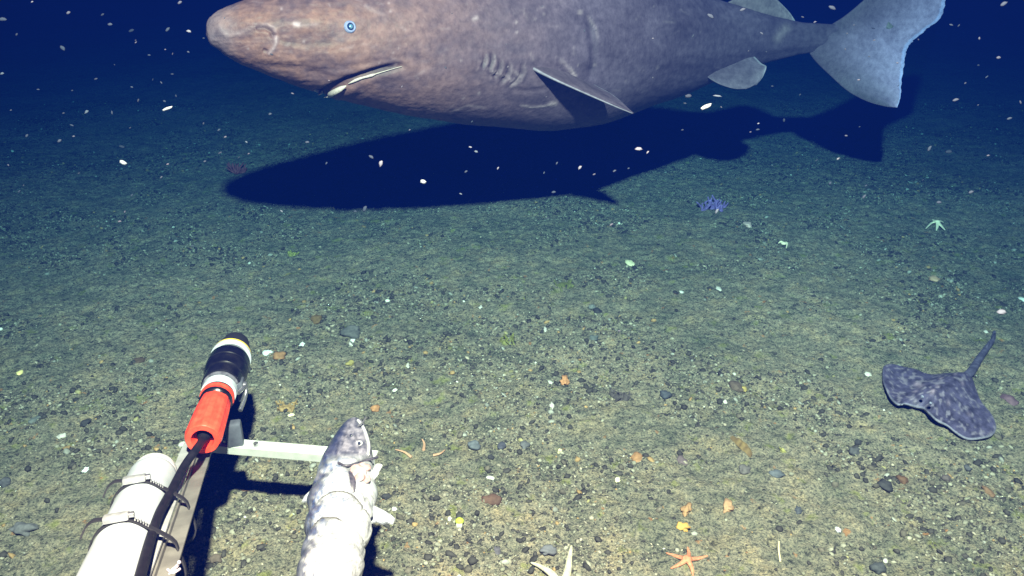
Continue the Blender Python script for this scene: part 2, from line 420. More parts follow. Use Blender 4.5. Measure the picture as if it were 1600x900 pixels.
    groove([(918, 22), (932, 45), (934, 62)], 1.6, 0, pale, .3)
    groove([(874, 92), (884, 102), (892, 111)], 3, -.006, pale, .35); groove([(890, 108), (898, 119)], 2.6, -.004, pale, 1.0, False); groove([(868, 98), (880, 110), (890, 121)], 3, .008, dark, .6)
    groove([(700, 175), (730, 163), (760, 168)], 2, 0, pale, .35); groove([(568, 7), (580, 14), (600, 25)], 3, 0, pale, .22)
    groove([(470, 40), (500, 38)], 2.0, 0, pale, .2); groove([(460, 38), (466, 39)], 3.2, 0, pale, 1.0, False)
    groove([(745, 28), (740, 30)], 3, 0, pale, .8, False); groove([(905, 19), (908, 19)], 2.4, 0, pale, .9, False)
    groove([(1215, 60), (1228, 44)], 7, 0, pale, .45, False)
    groove([(1100, 30), (1180, 44), (1260, 55), (1330, 54)], 6, .004)
    groove([(1180, 90), (1260, 78), (1330, 68), (1390, 52)], 5, .004, dark, .3)
    r = np.random.default_rng(5)
    for _ in range(90):
        x, y = r.uniform(340, 1150), r.uniform(-40, 180); l = r.uniform(6, 26); q = r.normal(.15, .5)
        groove([(x, y), (x+l*math.cos(q), y+l*math.sin(q))], r.uniform(.9, 1.8), 0, pale, r.uniform(.08, .28))
    for _ in range(40):
        x, y = r.uniform(360, 1100), r.uniform(-20, 190)
        d = np.hypot(PX-x, PY-y); pale[...] = np.maximum(pale, r.uniform(.3, .8)*np.exp(-(d/r.uniform(1, 2.2))**2))
    # wrinkles of loose skin
    disp += .0020*(vnoise(PX/14+40, PY/5+40, 21)-.5) + .0012*(vnoise(PX/5+40, PY/3+40, 22)-.5)
    disp += .0018*(vnoise(PX/20+60+PY/30, PY/3.2+60, 24)-.5)*np.clip((760-PX)/120, 0, 1)
    disp += .010*(vnoise(PX/60+40, PY/34+40, 23)-.5)
    fade = np.clip((xs-324)/14, 0, 1)[:, None]; disp *= fade
    for arr in (disp, pale, dark):
        for j in range(Mr):
            if not near[j]: arr[:, j] = arr[:, (Mr//2 - j) % Mr]
    nrm = Nn[:, None]*cs[None, :, None]/np.maximum(wr, .3)[:, None, None]; nrm = nrm + 0; nrm[..., 2] += sn[None]
    nrm /= np.linalg.norm(nrm, axis=-1)[..., None]
    V = V + nrm*disp[..., None]
    verts = V.reshape(-1, 3); idx = np.arange(n*Mr).reshape(n, Mr)
    q = np.stack([idx[:-1], np.roll(idx[:-1], -1, 1), np.roll(idx[1:], -1, 1), idx[1:]], -1).reshape(-1, 4)
    faces = [tuple(f) for f in q] + [tuple(idx[0][::-1]), tuple(idx[-1])]
    # pigment, with crease shade, lamp warmth and snout sheen painted in
    PXb, PYb = PX, PY
    mott = .5*vnoise(PX/38+9, PY/26+9, 31) + .3*vnoise(PX/13+9, PY/8+9, 32) + .2*vnoise(PX/5+9, PY/4+9, 33)
    base = np.array([.088, .060, .090]); warm = np.array([.145, .074, .066])
    headf = np.clip(1.15-(PX-440)/420, 0, 1)*np.clip(.25+(1.1*mott), 0, 1)  # head painted warmer, imitating the redder light close to the lamp
    col = base[None, None]*(1-headf[..., None]) + warm[None, None]*headf[..., None]
    col = col*(.55+.85*mott)[..., None]
    col = col*(1-.60*dark[..., None])  # shade painted into the mouth, nostril, gill and skin creases
    pk = np.clip(pale, 0, 1)[..., None]; col = col*(1-pk) + np.array([.31, .215, .255])*pk
    snow = np.clip(1-(PX-330)/45, 0, 1)[..., None]*.5; col = col*(1-snow) + np.array([.22, .165, .20])*snow  # snout tip painted paler as a sheen
    cols = [col.reshape(-1, 3)]
    Vs = [verts]; Fs = faces; cnt = len(verts)
    # fins
    def fin(rows, tint, tip=(.17, .15, .18), nch=22, nsp=34, mirror_at=None, wave=0.0, rag=0.0):
        nonlocal cnt
        LE = np.array([P(*r0[0])[:] for r0 in rows]); TE = np.array([P(*r0[1])[:] for r0 in rows]); TH = np.array([r0[2] for r0 in rows])
        s0 = np.linspace(0, 1, len(rows)); s1 = np.linspace(0, 1, nsp)
        LE = np.stack([pchip(s0, LE[:, k], s1) for k in range(3)], 1); TE = np.stack([pchip(s0, TE[:, k], s1) for k in range(3)], 1); TH = pchip(s0, TH, s1)
        sets = [(LE, TE)]
        if mirror_at is not None:
            i = int(np.argmin(np.abs(xs-mirror_at))); c0, nn = C[i], Nn[i]
            rf = lambda A: A - 2*((A-c0)@nn)[:, None]*nn
            sets.append((rf(LE), rf(TE)))
        for LE_, TE_ in sets:
            span = LE_[-1]-LE_[0]; pn = np.cross(span, TE_[0]-LE_[0]); pn /= np.linalg.norm(pn)
            V2 = []; Cc = []
            for k in range(nsp):
                c = np.concatenate([np.linspace(0, 1, nch), np.linspace(1, 0, nch)[1:-1]])
                sgn = np.concatenate([np.ones(nch), -np.ones(nch-2)])
                cc = .5-.5*np.cos(c*np.pi)
                prof = 1.9*np.sqrt(np.clip(cc, 0, 1))*(1-cc)**.9*TH[k]/2 + .0012
                jag = rag*(vnoise(np.array([k*.9]), np.array([3.3]), 60)[0]-.5)*2
                pt = LE_[k] + (TE_[k]-LE_[k])*(cc*(1+jag*cc))[:, None] + pn*(prof*sgn)[:, None]
                pt = pt + pn*(wave*np.sin(cc*9+k*.25)*cc)[:, None]
                V2.append(pt)
                f = (np.clip((cc-.10)*1.1, 0, 1)**1.25 if nch == 34 else np.clip(s1[k]*.6 + cc**3*.7, 0, 1))[:, None]; mt = (.8+.4*vnoise(cc*9+k*.1, s1[k]*8+cc*0, 61))[:, None]
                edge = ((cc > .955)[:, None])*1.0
                le = (cc < .02)[:, None]*(.5 if mirror_at == 850 else 0)  # painted highlight along the pectoral leading edge
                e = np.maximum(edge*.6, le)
                Cc.append((np.array(tint)*(1-f)+np.array(tip)*f)*mt*(1-e) + (np.array([.48, .44, .90]) if nch == 34 else np.array([.34, .30, .38]))*e)  # trailing edges painted lighter; the tail's bright blue imitates a chromatic fringe
            V2 = np.concatenate(V2); m = 2*nch-2; id2 = np.arange(nsp*m).reshape(nsp, m) + cnt
            qq = np.stack([id2[:-1], np.roll(id2[:-1], -1, 1), np.roll(id2[1:], -1, 1), id2[1:]], -1).reshape(-1, 4)
            Fs.extend(tuple(f) for f in qq); Fs.append(tuple(id2[0][::-1])); Fs.append(tuple(id2[-1]))
            Vs.append(V2); cols.append(np.concatenate(Cc)); cnt += len(V2)
    fin([((1388, 34, 4.34), (1402, 46, 4.35), .004),                              # placeholder row kept tiny so the loft starts inside the stalk
         ((1384, 44, 4.34), (1405, 54, 4.35), .004)], (.2,.17,.17), nsp=4)
    fin([((1386, 167, 4.22), (1402, 168, 4.22), .006), ((1362, 161, 4.24), (1407, 148, 4.24), .012), ((1330, 146, 4.27), (1409, 130, 4.26), .018),
         ((1298, 119, 4.31), (1412, 105, 4.30), .026), ((1268, 88, 4.33), (1415, 86, 4.33), .050), ((1255, 62, 4.34), (1425, 66, 4.35), .075), ((1285, 46, 4.35), (1447, 46, 4.36), .060),
         ((1318, 26, 4.36), (1474, 22, 4.38), .040), ((1345, 4, 4.37), (1480, -8, 4.39), .032), ((1375, -25, 4.38), (1490, -45, 4.40), .024),
         ((1415, -62, 4.40), (1502, -80, 4.41), .016), ((1455, -96, 4.41), (1500, -108, 4.42), .006)], (.095,.064,.094), (.40,.27,.48), nch=34, nsp=110, wave=.004, rag=.012)
    fin([((808, 88, 3.38), (902, 98, 3.58), .055), ((830, 106, 3.24), (905, 110, 3.48), .046), ((878, 130, 3.19), (925, 130, 3.43), .026), ((930, 153, 3.21), (957, 149, 3.33), .015),
         ((970, 170, 3.20), (980, 168, 3.25), .008), ((988, 177, 3.20), (990, 177.5, 3.21), .003)], (.085,.058,.075), (.10,.07,.10), mirror_at=850, wave=.002)
    fin([((1095, 112, 4.02), (1178, 88, 4.16), .030), ((1110, 124, 3.98), (1190, 98, 4.12), .022), ((1130, 134, 3.96), (1197, 104, 4.08), .014),
         ((1150, 139, 3.96), (1192, 120, 4.04), .009), ((1166, 139, 3.97), (1182, 132, 4.0), .004)], (.09,.062,.088), (.165,.122,.165), mirror_at=1150, wave=.004)
    fin([((1118, 14, 4.17), (1220, 34, 4.30), .030), ((1138, 3, 4.18), (1243, 33, 4.32), .018), ((1160, -6, 4.20), (1236, 22, 4.31), .012), ((1182, -13, 4.22), (1218, 3, 4.29), .008), ((1196, -15, 4.24), (1204, -10, 4.26), .003)],
        (.14,.10,.12), (.21,.155,.19))
    fin([((872, -60, 3.70), (985, -48, 3.92), .035), ((900, -90, 3.74), (1000, -66, 3.94), .02), ((935, -110, 3.80), (985, -98, 3.90), .01), ((958, -116, 3.84), (968, -112, 3.86), .003)], (.1,.07,.08))
    allV = np.concatenate(Vs)
    root = thing('sleeper_shark', Vector(C[int(n*.45)]) , 'huge grey brown sleeper shark gliding past above its own dark shadow', 'shark')
    me = mesh('shark_body', allV, Fs)
    colattr(me, 'skin', np.concatenate(cols))
    body = obj('body', me, vc_mat('shark_skin', 'skin', rough=.55, bump=.34, bscale=75, vary=.30, vscale=36, spec=.2, bdist=.006), root)
    # surface lookup
    nearV = V[:, near].reshape(-1, 3); nx_, ny_ = proj(nearV); nn_ = nrm[:, near].reshape(-1, 3)
    def surf(px, py):
        d2 = (nx_-px)**2 + (ny_-py)**2; k = np.argsort(d2)[:8]; wt = 1/(d2[k]+.05); wt /= wt.sum()
        q_ = nearV[k].T @ wt; dd = math.hypot(nx_[k[0]]-px, ny_[k[0]]-py)
        rd = ray(px, py); tq = (Vector(q_)-Vector((0, 0, CAMZ))).dot(rd)/rd.dot(rd)      # the exact sight line at that depth
        return Vector((0, 0, CAMZ)) + rd*tq, Vector(nn_[k].T @ wt).normalized()
    def mir(p, px0):
        i = int(np.argmin(np.abs(xs-px0))); c0, nn = Vector(C[i]), Vector(Nn[i]); return p - 2*((p-c0).dot(nn))*nn
    # eyes: pale rim, cloudy blue globe, dark ring and centre
    p, nv = surf(547, 42); rr = 9.8*pxm(p)
    eye_ring = mat('pale_eye_rim', (.22,.25,.42), (.15,.16,.30), 90, .5, ramp=(.3,.7)); ball_m = mat('dark_eye', (.008,.02,.075), None, rough=.12, spec=.7); pup = mat('cloudy_pupil', (.07,.15,.24), (.10,.18,.27), 200, .2, spec=.6)
    for pp, nv_ in ((p, nv), (mir(p, 547), Vector(mir(p+nv, 547)-mir(p, 547)))):
        nv_.normalize(); pp = Vector(pp)
        e = MB().lathe(pp - nv_*.012, pp + nv_*.007, [(0, rr*.5), (.5, rr*1.0), (.85, rr*.93), (1.0, rr*.78), (1.0, rr*.62), (.7, rr*.52)], 36).build('eye', eye_ring, body)
        MB().lathe(pp - nv_*.004, pp + nv_*.009, [(0, rr*.6), (.55, rr*.60), (.85, rr*.42), (1, rr*.18)], 32).build('eyeball', ball_m, e)
        MB().lathe(pp + nv_*.002, pp + nv_*.0115, [(0, rr*.36), (.7, rr*.34), (.92, rr*.22), (1, rr*.06)], 28).build('pupil', pup, e)
    # white lining of the mouth: two strips
    teeth_m = mat('white_teeth', (.50,.41,.40), (.42,.34,.33), 160, .4, bump=.3, bscale=300)
    def strip(pts, wds):
        c = []
        xs2 = np.linspace(0, 1, 40); t0 = np.linspace(0, 1, len(pts))
        X = pchip(t0, [q[0] for q in pts], xs2); Y_ = pchip(t0, [q[1] for q in pts], xs2); W = pchip(np.linspace(0, 1, len(wds)), wds, xs2)
        return [surf(x, y) for x, y in zip(X, Y_)], W
    for pts, wds in (([(507, 152), (514, 148.5), (528, 141), (541, 134)], [.8, 3.4, 4.6, 4.0, .8]), ([(544, 131), (562, 123), (580, 118), (592, 114), (628, 103.5)], [.6, 2.8, 2.2, 2.8, 1.2, .8, .4])):
        S, W = strip(pts, wds)
        for side in (0, 1):
            P_ = [(pp + (Vector((0, 0, CAMZ))-pp).normalized()*(.022 if pts[0][0] < 540 else .007)) for pp, nv_ in S]
            if side: P_ = [mir(q, 560) for q in P_]
            MB().tube(P_, [max(.0004, wv*pxm(q)) for q, wv in zip(P_, W)], 10, .8).build('teeth', teeth_m, body)
    return root
build_shark()

# ------------------------------------------------------------------ skate
def build_skate():
    out = [(1380, 573), (1388, 569), (1402, 569), (1420, 573), (1438, 580), (1458, 583), (1482, 583), (1505, 582), (1517, 586), (1524, 604), (1532, 622), (1543, 638), (1553, 654), (1557, 668),
           (1550, 679), (1534, 684), (1514, 683), (1496, 677), (1480, 668), (1462, 662), (1450, 653), (1441, 643), (1428, 640), (1412, 637), (1402, 638), (1392, 628), (1383, 612), (1379, 592)]
    ctr = (1466, 622); z0 = .018
    n = len(out); tt = np.linspace(0, 1, n+1); pts = np.array(out + [out[0]], float)
    q = spline([Vector((x, y, 0)) for x, y in pts], 7)[:-1]; m = len(q)
    rings = 30; V = []; cc = H(*ctr, z0)
    for i in range(rings+1):
        f = i/rings
        for k, v in enumerate(q):
            e = H(v.x, v.y, z0); p = cc.lerp(e, f)
            V.append([p.x, p.y, 0, f, k])
    V = np.array(V); f = V[:, 3]
    px = ctr[0] + (np.array([q[int(k)].x for k in V[:, 4]])-ctr[0])*f; py = ctr[1] + (np.array([q[int(k)].y for k in V[:, 4]])-ctr[1])*f
    mid = polydist(px, py, [(1438, 640), (1515, 588)])                           # thick along the midline
    ht = .012 + .040*np.exp(-(mid/26)**2)*(1-f**4) + .010*(1-f**2)
    ht += .003*np.sin(px*.13+py*.05)*f**2                                       # rippling wing margins
    front = np.exp(-(polydist(px, py, [(1385, 615), (1405, 640), (1440, 645), (1470, 668)])/16)**2)*f**2
    ht += .018*front
    ht += .009*np.exp(-(np.hypot(px-1441, py-622)/4.5)**2) + .009*np.exp(-(np.hypot(px-1454, py-632)/4.5)**2)
    gzv = gz(V[:, 0], V[:, 1]); topv = np.stack([V[:, 0], V[:, 1], ht+.004], 1)
    lowv = np.stack([V[:, 0], V[:, 1], ht - (.003+.012*(1-f))], 1)
    Fc = []; N0 = len(topv)
    for i in range(rings):
        for k in range(m):
            a_, b_, c_, d_ = i*m+k, i*m+(k+1) % m, (i+1)*m+(k+1) % m, (i+1)*m+k
            Fc.append((a_, b_, c_, d_)); Fc.append((N0+d_, N0+c_, N0+b_, N0+a_))
    for k in range(m): Fc.append((rings*m+k, rings*m+(k+1) % m, N0+rings*m+(k+1) % m, N0+rings*m+k))
    allV = np.concatenate([topv, lowv])
    mott = .5*vnoise(px/9+70, py/6+70, 41)+.5*vnoise(px/4.2+70, py/3.2+70, 42)
    col = np.array([.050, .042, .085])[None]*(.25+1.5*mott)[:, None]
    sp_ = np.clip((vnoise(px/4.2+20, py/3.2+20, 44)-.62)*5, 0, 1)[:, None]
    col = col*(1-sp_*.75) + np.array([.19, .16, .22])*sp_*.75
    for (x, y, rr, am) in [(1432, 607, 4, .8), (1437, 614, 5, .5), (1452, 631, 3.5, .9), (1428, 622, 3, .6), (1460, 622, 3, .5), (1466, 606, 3, .5), (1488, 600, 3, .4), (1500, 612, 3, .4), (1480, 640, 3, .4), (1515, 650, 3, .3)]:
        g_ = (am*np.exp(-(np.hypot(px-x, py-y)/rr)**2))[:, None]; col = col*(1-g_) + np.array([.30, .22, .30])*g_
    rim = (np.clip((f-.978)/.015, 0, 1)*(.35+.65*np.clip((py-600)/30, 0, 1)))[:, None]; col = col*(1-rim*.6) + np.array([.20, .19, .26])*rim*.6  # margin painted paler, strongest in front, for the lit curl of the underside
    colall = np.concatenate([col, np.tile(np.array([[.25, .24, .3]]), (N0, 1))])
    # tail with two little dorsal lobes, part of the same body
    tl = [H(1500, 594, .03), H(1514, 584, .026), H(1523, 572, .022), H(1533, 556, .02), H(1544, 541, .022), H(1552, 529, .025), H(1554, 517, .03)]
    tp = spline(tl, 8); mb = MB().tube(tp, [.014*(1-i/(len(tp)-1))**.6+.0030 for i in range(len(tp))], 12, .7)
    for j, s in ((int(len(tp)*.62), .022), (int(len(tp)*.80), .020)):
        c = tp[j]; t = (tp[j+1]-tp[j]).normalized(); V3 = [c - t*s*1.2, c + t*s*.8 + Vector((0, 0, s)), c + t*s*1.1]
        for s2 in (-1, 1):
            pass
        sd = t.cross(Vector((0, 0, 1)))*.0035
        mb.add([v+sd for v in V3]+[v-sd for v in V3], [(0,1,2), (5,4,3), (0,3,4,1), (1,4,5,2), (2,5,3,0)])
    tv = np.array(mb.V); tf = [tuple(i+len(allV) for i in fc) for fc in mb.F]
    tcol = np.tile(np.array([[.062, .056, .095]]), (len(tv), 1))*(.6+.9*vnoise(tv[:, 0]*90+50, tv[:, 1]*90+50, 47))[:, None]
    me = mesh('skate', np.concatenate([allV, tv]), Fc+tf); colattr(me, 'skin', np.concatenate([colall, tcol]))
    root = thing('skate', H(*ctr, 0), 'small purple grey mottled skate lying flat on the gravel', 'skate')
    b = obj('body', me, vc_mat('skate_skin', 'skin', rough=.7, bump=.4, bscale=120, vary=.3, vscale=110), root)
    em = mat('skate_eye', (.02,.02,.05), (.25,.25,.35), 200, .2)
    for x, y in ((1441, 620), (1454, 630)):
        MB().ball(H(x, y, .078), .0055).build('eye', em, b)
build_skate()

# ------------------------------------------------------------------ frame of the lander: rail, crossbar, bracket
rail_far = H(303, 700, .325); rail_near = H(230, 900, .52)
d_ = (rail_near-rail_far); rail_end = rail_far + d_*2.2
arm = thing('bait_rack', rail_far*1.0, 'pale metal frame with long rail and crossbar holding the bait', 'metal frame')
side = d_.cross(Vector((0, 0, 1))).normalized()
RS = Vector((-side.x, -side.y, 0)) if side.x < 0 else Vector((side.x, side.y, 0))   # to the right
up_ = RS.cross(d_.normalized()); up_ = up_ if up_.z > 0 else -up_
b0 = rail_far - d_.normalized()*.05
MB().bar(b0 - RS*.012, rail_end - RS*.012, .034, .006, RS).build('rail', M['alu'], arm, bevel=.0012, smooth=False)
MB().bar(b0 + RS*.0075 - up_*.010, rail_end + RS*.0075 - up_*.010, .004, .014, RS).build('rail_web', M['alu_grey'], arm, bevel=.0012, smooth=False)
MB().bar(b0 + RS*.024 - up_*.015, rail_end + RS*.024 - up_*.015, .030, .005, RS).build('rail_flange', M['alu_grey'], arm, bevel=.0012, smooth=False)
c0, c1 = H(326, 690, .262), H(588, 712, .262)
cn = (c1-c0).normalized(); cu = Vector((-cn.y, cn.x, 0))
MB().bar(c0, c1, .037, .004, cu).bar(c0 - cu*.0165 - Vector((0,0,.011)), c1 - cu*.0165 - Vector((0,0,.011)), .004, .018, cu).build('crossbar', M['cross'], arm, smooth=False)
# clamp block that carries the lamp like instrument
pc = H(368, 688, .275)
MB().bar(pc - Vector((0, 0, .012)), pc + Vector((0, 0, .055)), .040, .030, (1, .25, 0)).build('bracket_post', M['grey_plastic'], arm, bevel=.006)
for k, (x, y) in enumerate(((352, 690), (400, 695))):
    q = H(x, y, .268); MB().lathe(q - Vector((0,0,.004)), q + Vector((0,0,.006)), [(0, .007), (1, .007)], 6).build('bolt', M['steel'], arm, smooth=False)

# ------------------------------------------------------------------ underwater instrument with red sleeve
A = P(313, 697, 1.52); B = P(369, 536, 2.03)
ax = (B-A); L_ = ax.length; an = ax.normalized()
inst = thing('instrument', A.lerp(B, .5), 'black and red tubular underwater connector clamped at the frame corner', 'underwater connector')
def seg(name, a, b, prof, m, seg=48, parent=inst): return MB().lathe(A+ax*a, A+ax*b, prof, seg).build(name, m, parent)
# red ribbed sleeve
rp = MB(); ns = 96; V = []; Fc = []
t, s1, s2 = frame(ax)
prof = [(.05, .0375), (.055, .0395), (.08, .0405), (.30, .0375), (.37, .036), (.385, .033)]
for (u, r_) in prof:
    for k in range(ns):
        qa = 2*math.pi*k/ns; rib = 1 + (.045 if (k // 6) % 2 else -.02)*(1 if .06 < u < .34 else .3)
        V.append(A + ax*u + (s1*math.cos(qa)+s2*math.sin(qa))*r_*rib)
for (u, r_) in ((.05, .026), (.12, .022)):
    for k in range(ns):
        qa = 2*math.pi*k/ns; V.append(A + ax*u + (s1*math.cos(qa)+s2*math.sin(qa))*r_)
np_ = len(prof)
order = [np_+1, np_] + list(range(np_))
for i in range(len(order)-1):
    a_, b_ = order[i], order[i+1]
    for k in range(ns): Fc.append((a_*ns+k, a_*ns+(k+1) % ns, b_*ns+(k+1) % ns, b_*ns+k))
Fc.append(tuple(order[0]*ns+k for k in range(ns))); Fc.append(tuple(order[-1]*ns+k for k in range(ns)))
rp.add(V, Fc); sleeve = rp.build('red_sleeve', M['red'], inst)
seg('inner_collar', .36, .44, [(0, .036), (.1, .040), (.4, .040), (.45, .034), (.6, .034), (.65, .040), (1, .040)], M['black'])
seg('red_ring', .405, .425, [(0, .0415), (.5, .0425), (1, .0415)], M['red'])
seg('label_ring', .450, .495, [(0, .040), (.06, .0435), (.94, .0435), (1, .040)], M['white_plastic'])
seg('smoky_collar', .505, .60, [(0, .040), (.08, .046), (.4, .046), (.45, .041), (.6, .041), (.65, .047), (1, .044)], M['clear'])
seg('black_housing', .60, .82, [(0, .043), (.05, .051), (.22, .056), (.36, .056), (.38, .054), (.42, .054), (.44, .056), (.78, .055), (.85, .050), (1, .046)], M['black'])
seg('yellow_band', .842, .860, [(0, .048), (.1, .0525), (.9, .0525), (1, .049)], M['yellow'])
seg('pale_band', .818, .842, [(0, .050), (.1, .0545), (.9, .054), (1, .05)], M['white_plastic'])
seg('nose_cap', .862, 1.02, [(0, .047), (.45, .043), (.55, .0405), (.85, .036), (.96, .028), (1, .015)], M['matte_black'])
# clamp ring round the collar, its lug on the right and the foot down to the crossbar
seg('clamp_ring', .52, .60, [(0, .046), (.05, .0495), (.95, .0495), (1, .046)], M['black'])
tt, q1, q2 = frame(ax)
q1 = q1 if q1.x > 0 else -q1; q2 = q2 if q2.z > 0 else -q2
lc = A + ax*.545 + q1*.047 - q2*.012
MB().bar(lc + q2*.020, lc - q2*.034, .040, .016, ax).build('clamp_lug', M['grey_plastic'], inst, bevel=.004)
MB().lathe(lc + q1*.004 + q2*.004, lc + q1*.016 + q2*.004, [(0, .010), (.8, .010), (1, .007)], 20).build('clamp_screw', M['steel'], inst)
MB().tube(spline([A+ax*.46+q1*.047-q2*.005, A+ax*.53+q1*.060-q2*.008, A+ax*.50+q1*.058-q2*.03, A+ax*.42+q1*.05-q2*.045], 6), .0055, 10).build('clamp_edge', M['steel'], inst)

# cable
cpts = [A + ax*.10, A + ax*.045, P(305, 704, 1.46), H(287, 730, .425), H(266, 770, .450), H(247, 806, .485), H(235, 842, .515), H(226, 875, .545), H(218, 905, .57), H(206, 960, .60), H(187, 1040, .65)]
cb = MB().tube(spline(cpts, 10), [.020, .019] + [.0105]*200, 16) if False else None
sp_pts = spline(cpts, 10); rad = [max(.0088, .0190 - .0008*i) for i in range(len(sp_pts))]
o = MB().tube(sp_pts, rad, 18).build('cable', M['cable']); settle(o)
tag(o, 'thick black cable running from the red sleeve down over the rail', 'cable')

# ------------------------------------------------------------------ white canister with two hose clamps
ca, cb_ = H(239, 746, .385), H(175, 900, .52)
cax = (cb_-ca); cl = cax.length; cbn = ca + cax*1.42
can = thing('canister', ca.lerp(cb_, .6), 'white plastic cylinder strapped to the left of the rail', 'canister')
R0 = .0500
MB().lathe(ca, cbn, [(0, R0*.90), (.012, R0*1.0), (.03, R0), (.86, R0), (.92, R0*.97), (.96, R0*.86), (.985, R0*.66), (1, R0*.3)], 64).build('body', M['white_plastic'], can)
t = cax.normalized()
MB().lathe(ca + t*.001, ca - t*.050, [(0, R0*.93), (.1, R0*.95), (.55, R0*.93), (.8, R0*.82), (.93, R0*.62), (1, R0*.3)], 56).build('end_cap', mat('frosted_cap', (.46,.47,.50), (.60,.61,.64), 120, .35, bump=.3, bscale=200), can)
t, s1, s2 = frame(cax)
def clamp(px, py, k):
    # centre of the band on the canister axis nearest to the pixel
    toR = RS*1.0
    v0 = Vector((0, 0, 1)) - t*t.z; v0.normalize()
    best = min((abs(proj(np.array(ca+cax*u+v0*(R0+.009)))[1]-py), u) for u in np.linspace(-.2, 1.4, 400))[1]
    c = ca + cax*best
    n_ = (toR - t*toR.dot(t)).normalized(); v_ = t.cross(n_); v_ = v_ if v_.z > 0 else -v_
    # stadium shaped loop round the canister and the rail
    pts = []; r_ = R0 + .003
    for q in np.linspace(math.radians(75), math.radians(270), 30): pts.append(c + n_*(r_*math.cos(q)) + v_*(r_*math.sin(q)))
    far = .115
    loop = [c + n_*(.045) - v_*.085, c + n_*(.080) - v_*.085 + t*.012, c + n_*(.097) - v_*.060 + t*.016, c + n_*(.090) - v_*(.022) + t*.010, c + n_*(.080) + v_*(.004) + t*.004]
    tail = [c + n_*(r_*math.cos(math.radians(60))) + v_*(r_*math.sin(math.radians(60)))]
    path = pts + loop + tail + [pts[0]]
    wv = t*.0068; V = []; Fc = []
    path = spline(path, 3)
    for i, p in enumerate(path):
        tg = (path[(i+1) % len(path)] - path[i-1]).normalized() if 0 < i < len(path)-1 else (path[1]-path[0]).normalized()
        o_ = tg.cross(t).normalized()*.0014
        V += [p+wv+o_, p-wv+o_, p-wv-o_, p+wv-o_]
    for i in range(len(path)-1):
        for j in range(4): Fc.append((i*4+j, i*4+(j+1) % 4, (i+1)*4+(j+1) % 4, (i+1)*4+j))
    band = MB().add(V, Fc).build('clamp_band', M['matte_black'], can, smooth=False)
    h = c + v_*(r_+.006) + n_*(-.002)
    MB().bar(h - n_*.022, h + n_*.020, .021, .012, t).build('clamp_housing', M['clamp_metal'], band, bevel=.003)
    MB().tube([h + n_*.018, h + n_*.028], .006, 12).build('clamp_screw', M['steel'], band)
    # slots of the worm drive
    sl = MB()
    for j in range(9):
        q = math.radians(62 - j*5.2); p = c + n_*((r_+.0036)*math.cos(q)) + v_*((r_+.0036)*math.sin(q))
        sl.bar(p - t*.0048, p + t*.0048, .0018, .0030, n_)
    sl.build('band_slots', M['clamp_metal'], band, smooth=False)
    # loose tail sticking out to the left
    q0 = h - n_*.02
    tp = spline([q0, q0 - n_*.016 + v_*.002, q0 - n_*.030 - v_*.007, q0 - n_*.040 - v_*.024 + t*.005], 8)
    V = []; Fc = []
    for i, p in enumerate(tp):
        tg = (tp[min(i+1, len(tp)-1)]-tp[max(i-1, 0)]).normalized(); o_ = tg.cross(t).normalized()*.0015; ww = t*(.0065*(1-.5*i/len(tp)))
        V += [p+ww+o_, p-ww+o_, p-ww-o_, p+ww-o_]
    for i in range(len(tp)-1):
        for j in range(4): Fc.append((i*4+j, i*4+(j+1) % 4, (i+1)*4+(j+1) % 4, (i+1)*4+j))
    MB().add(V, Fc).build('strap_tail', M['matte_black'], band, smooth=False)
clamp(225, 748, 0); clamp(190, 808, 1)

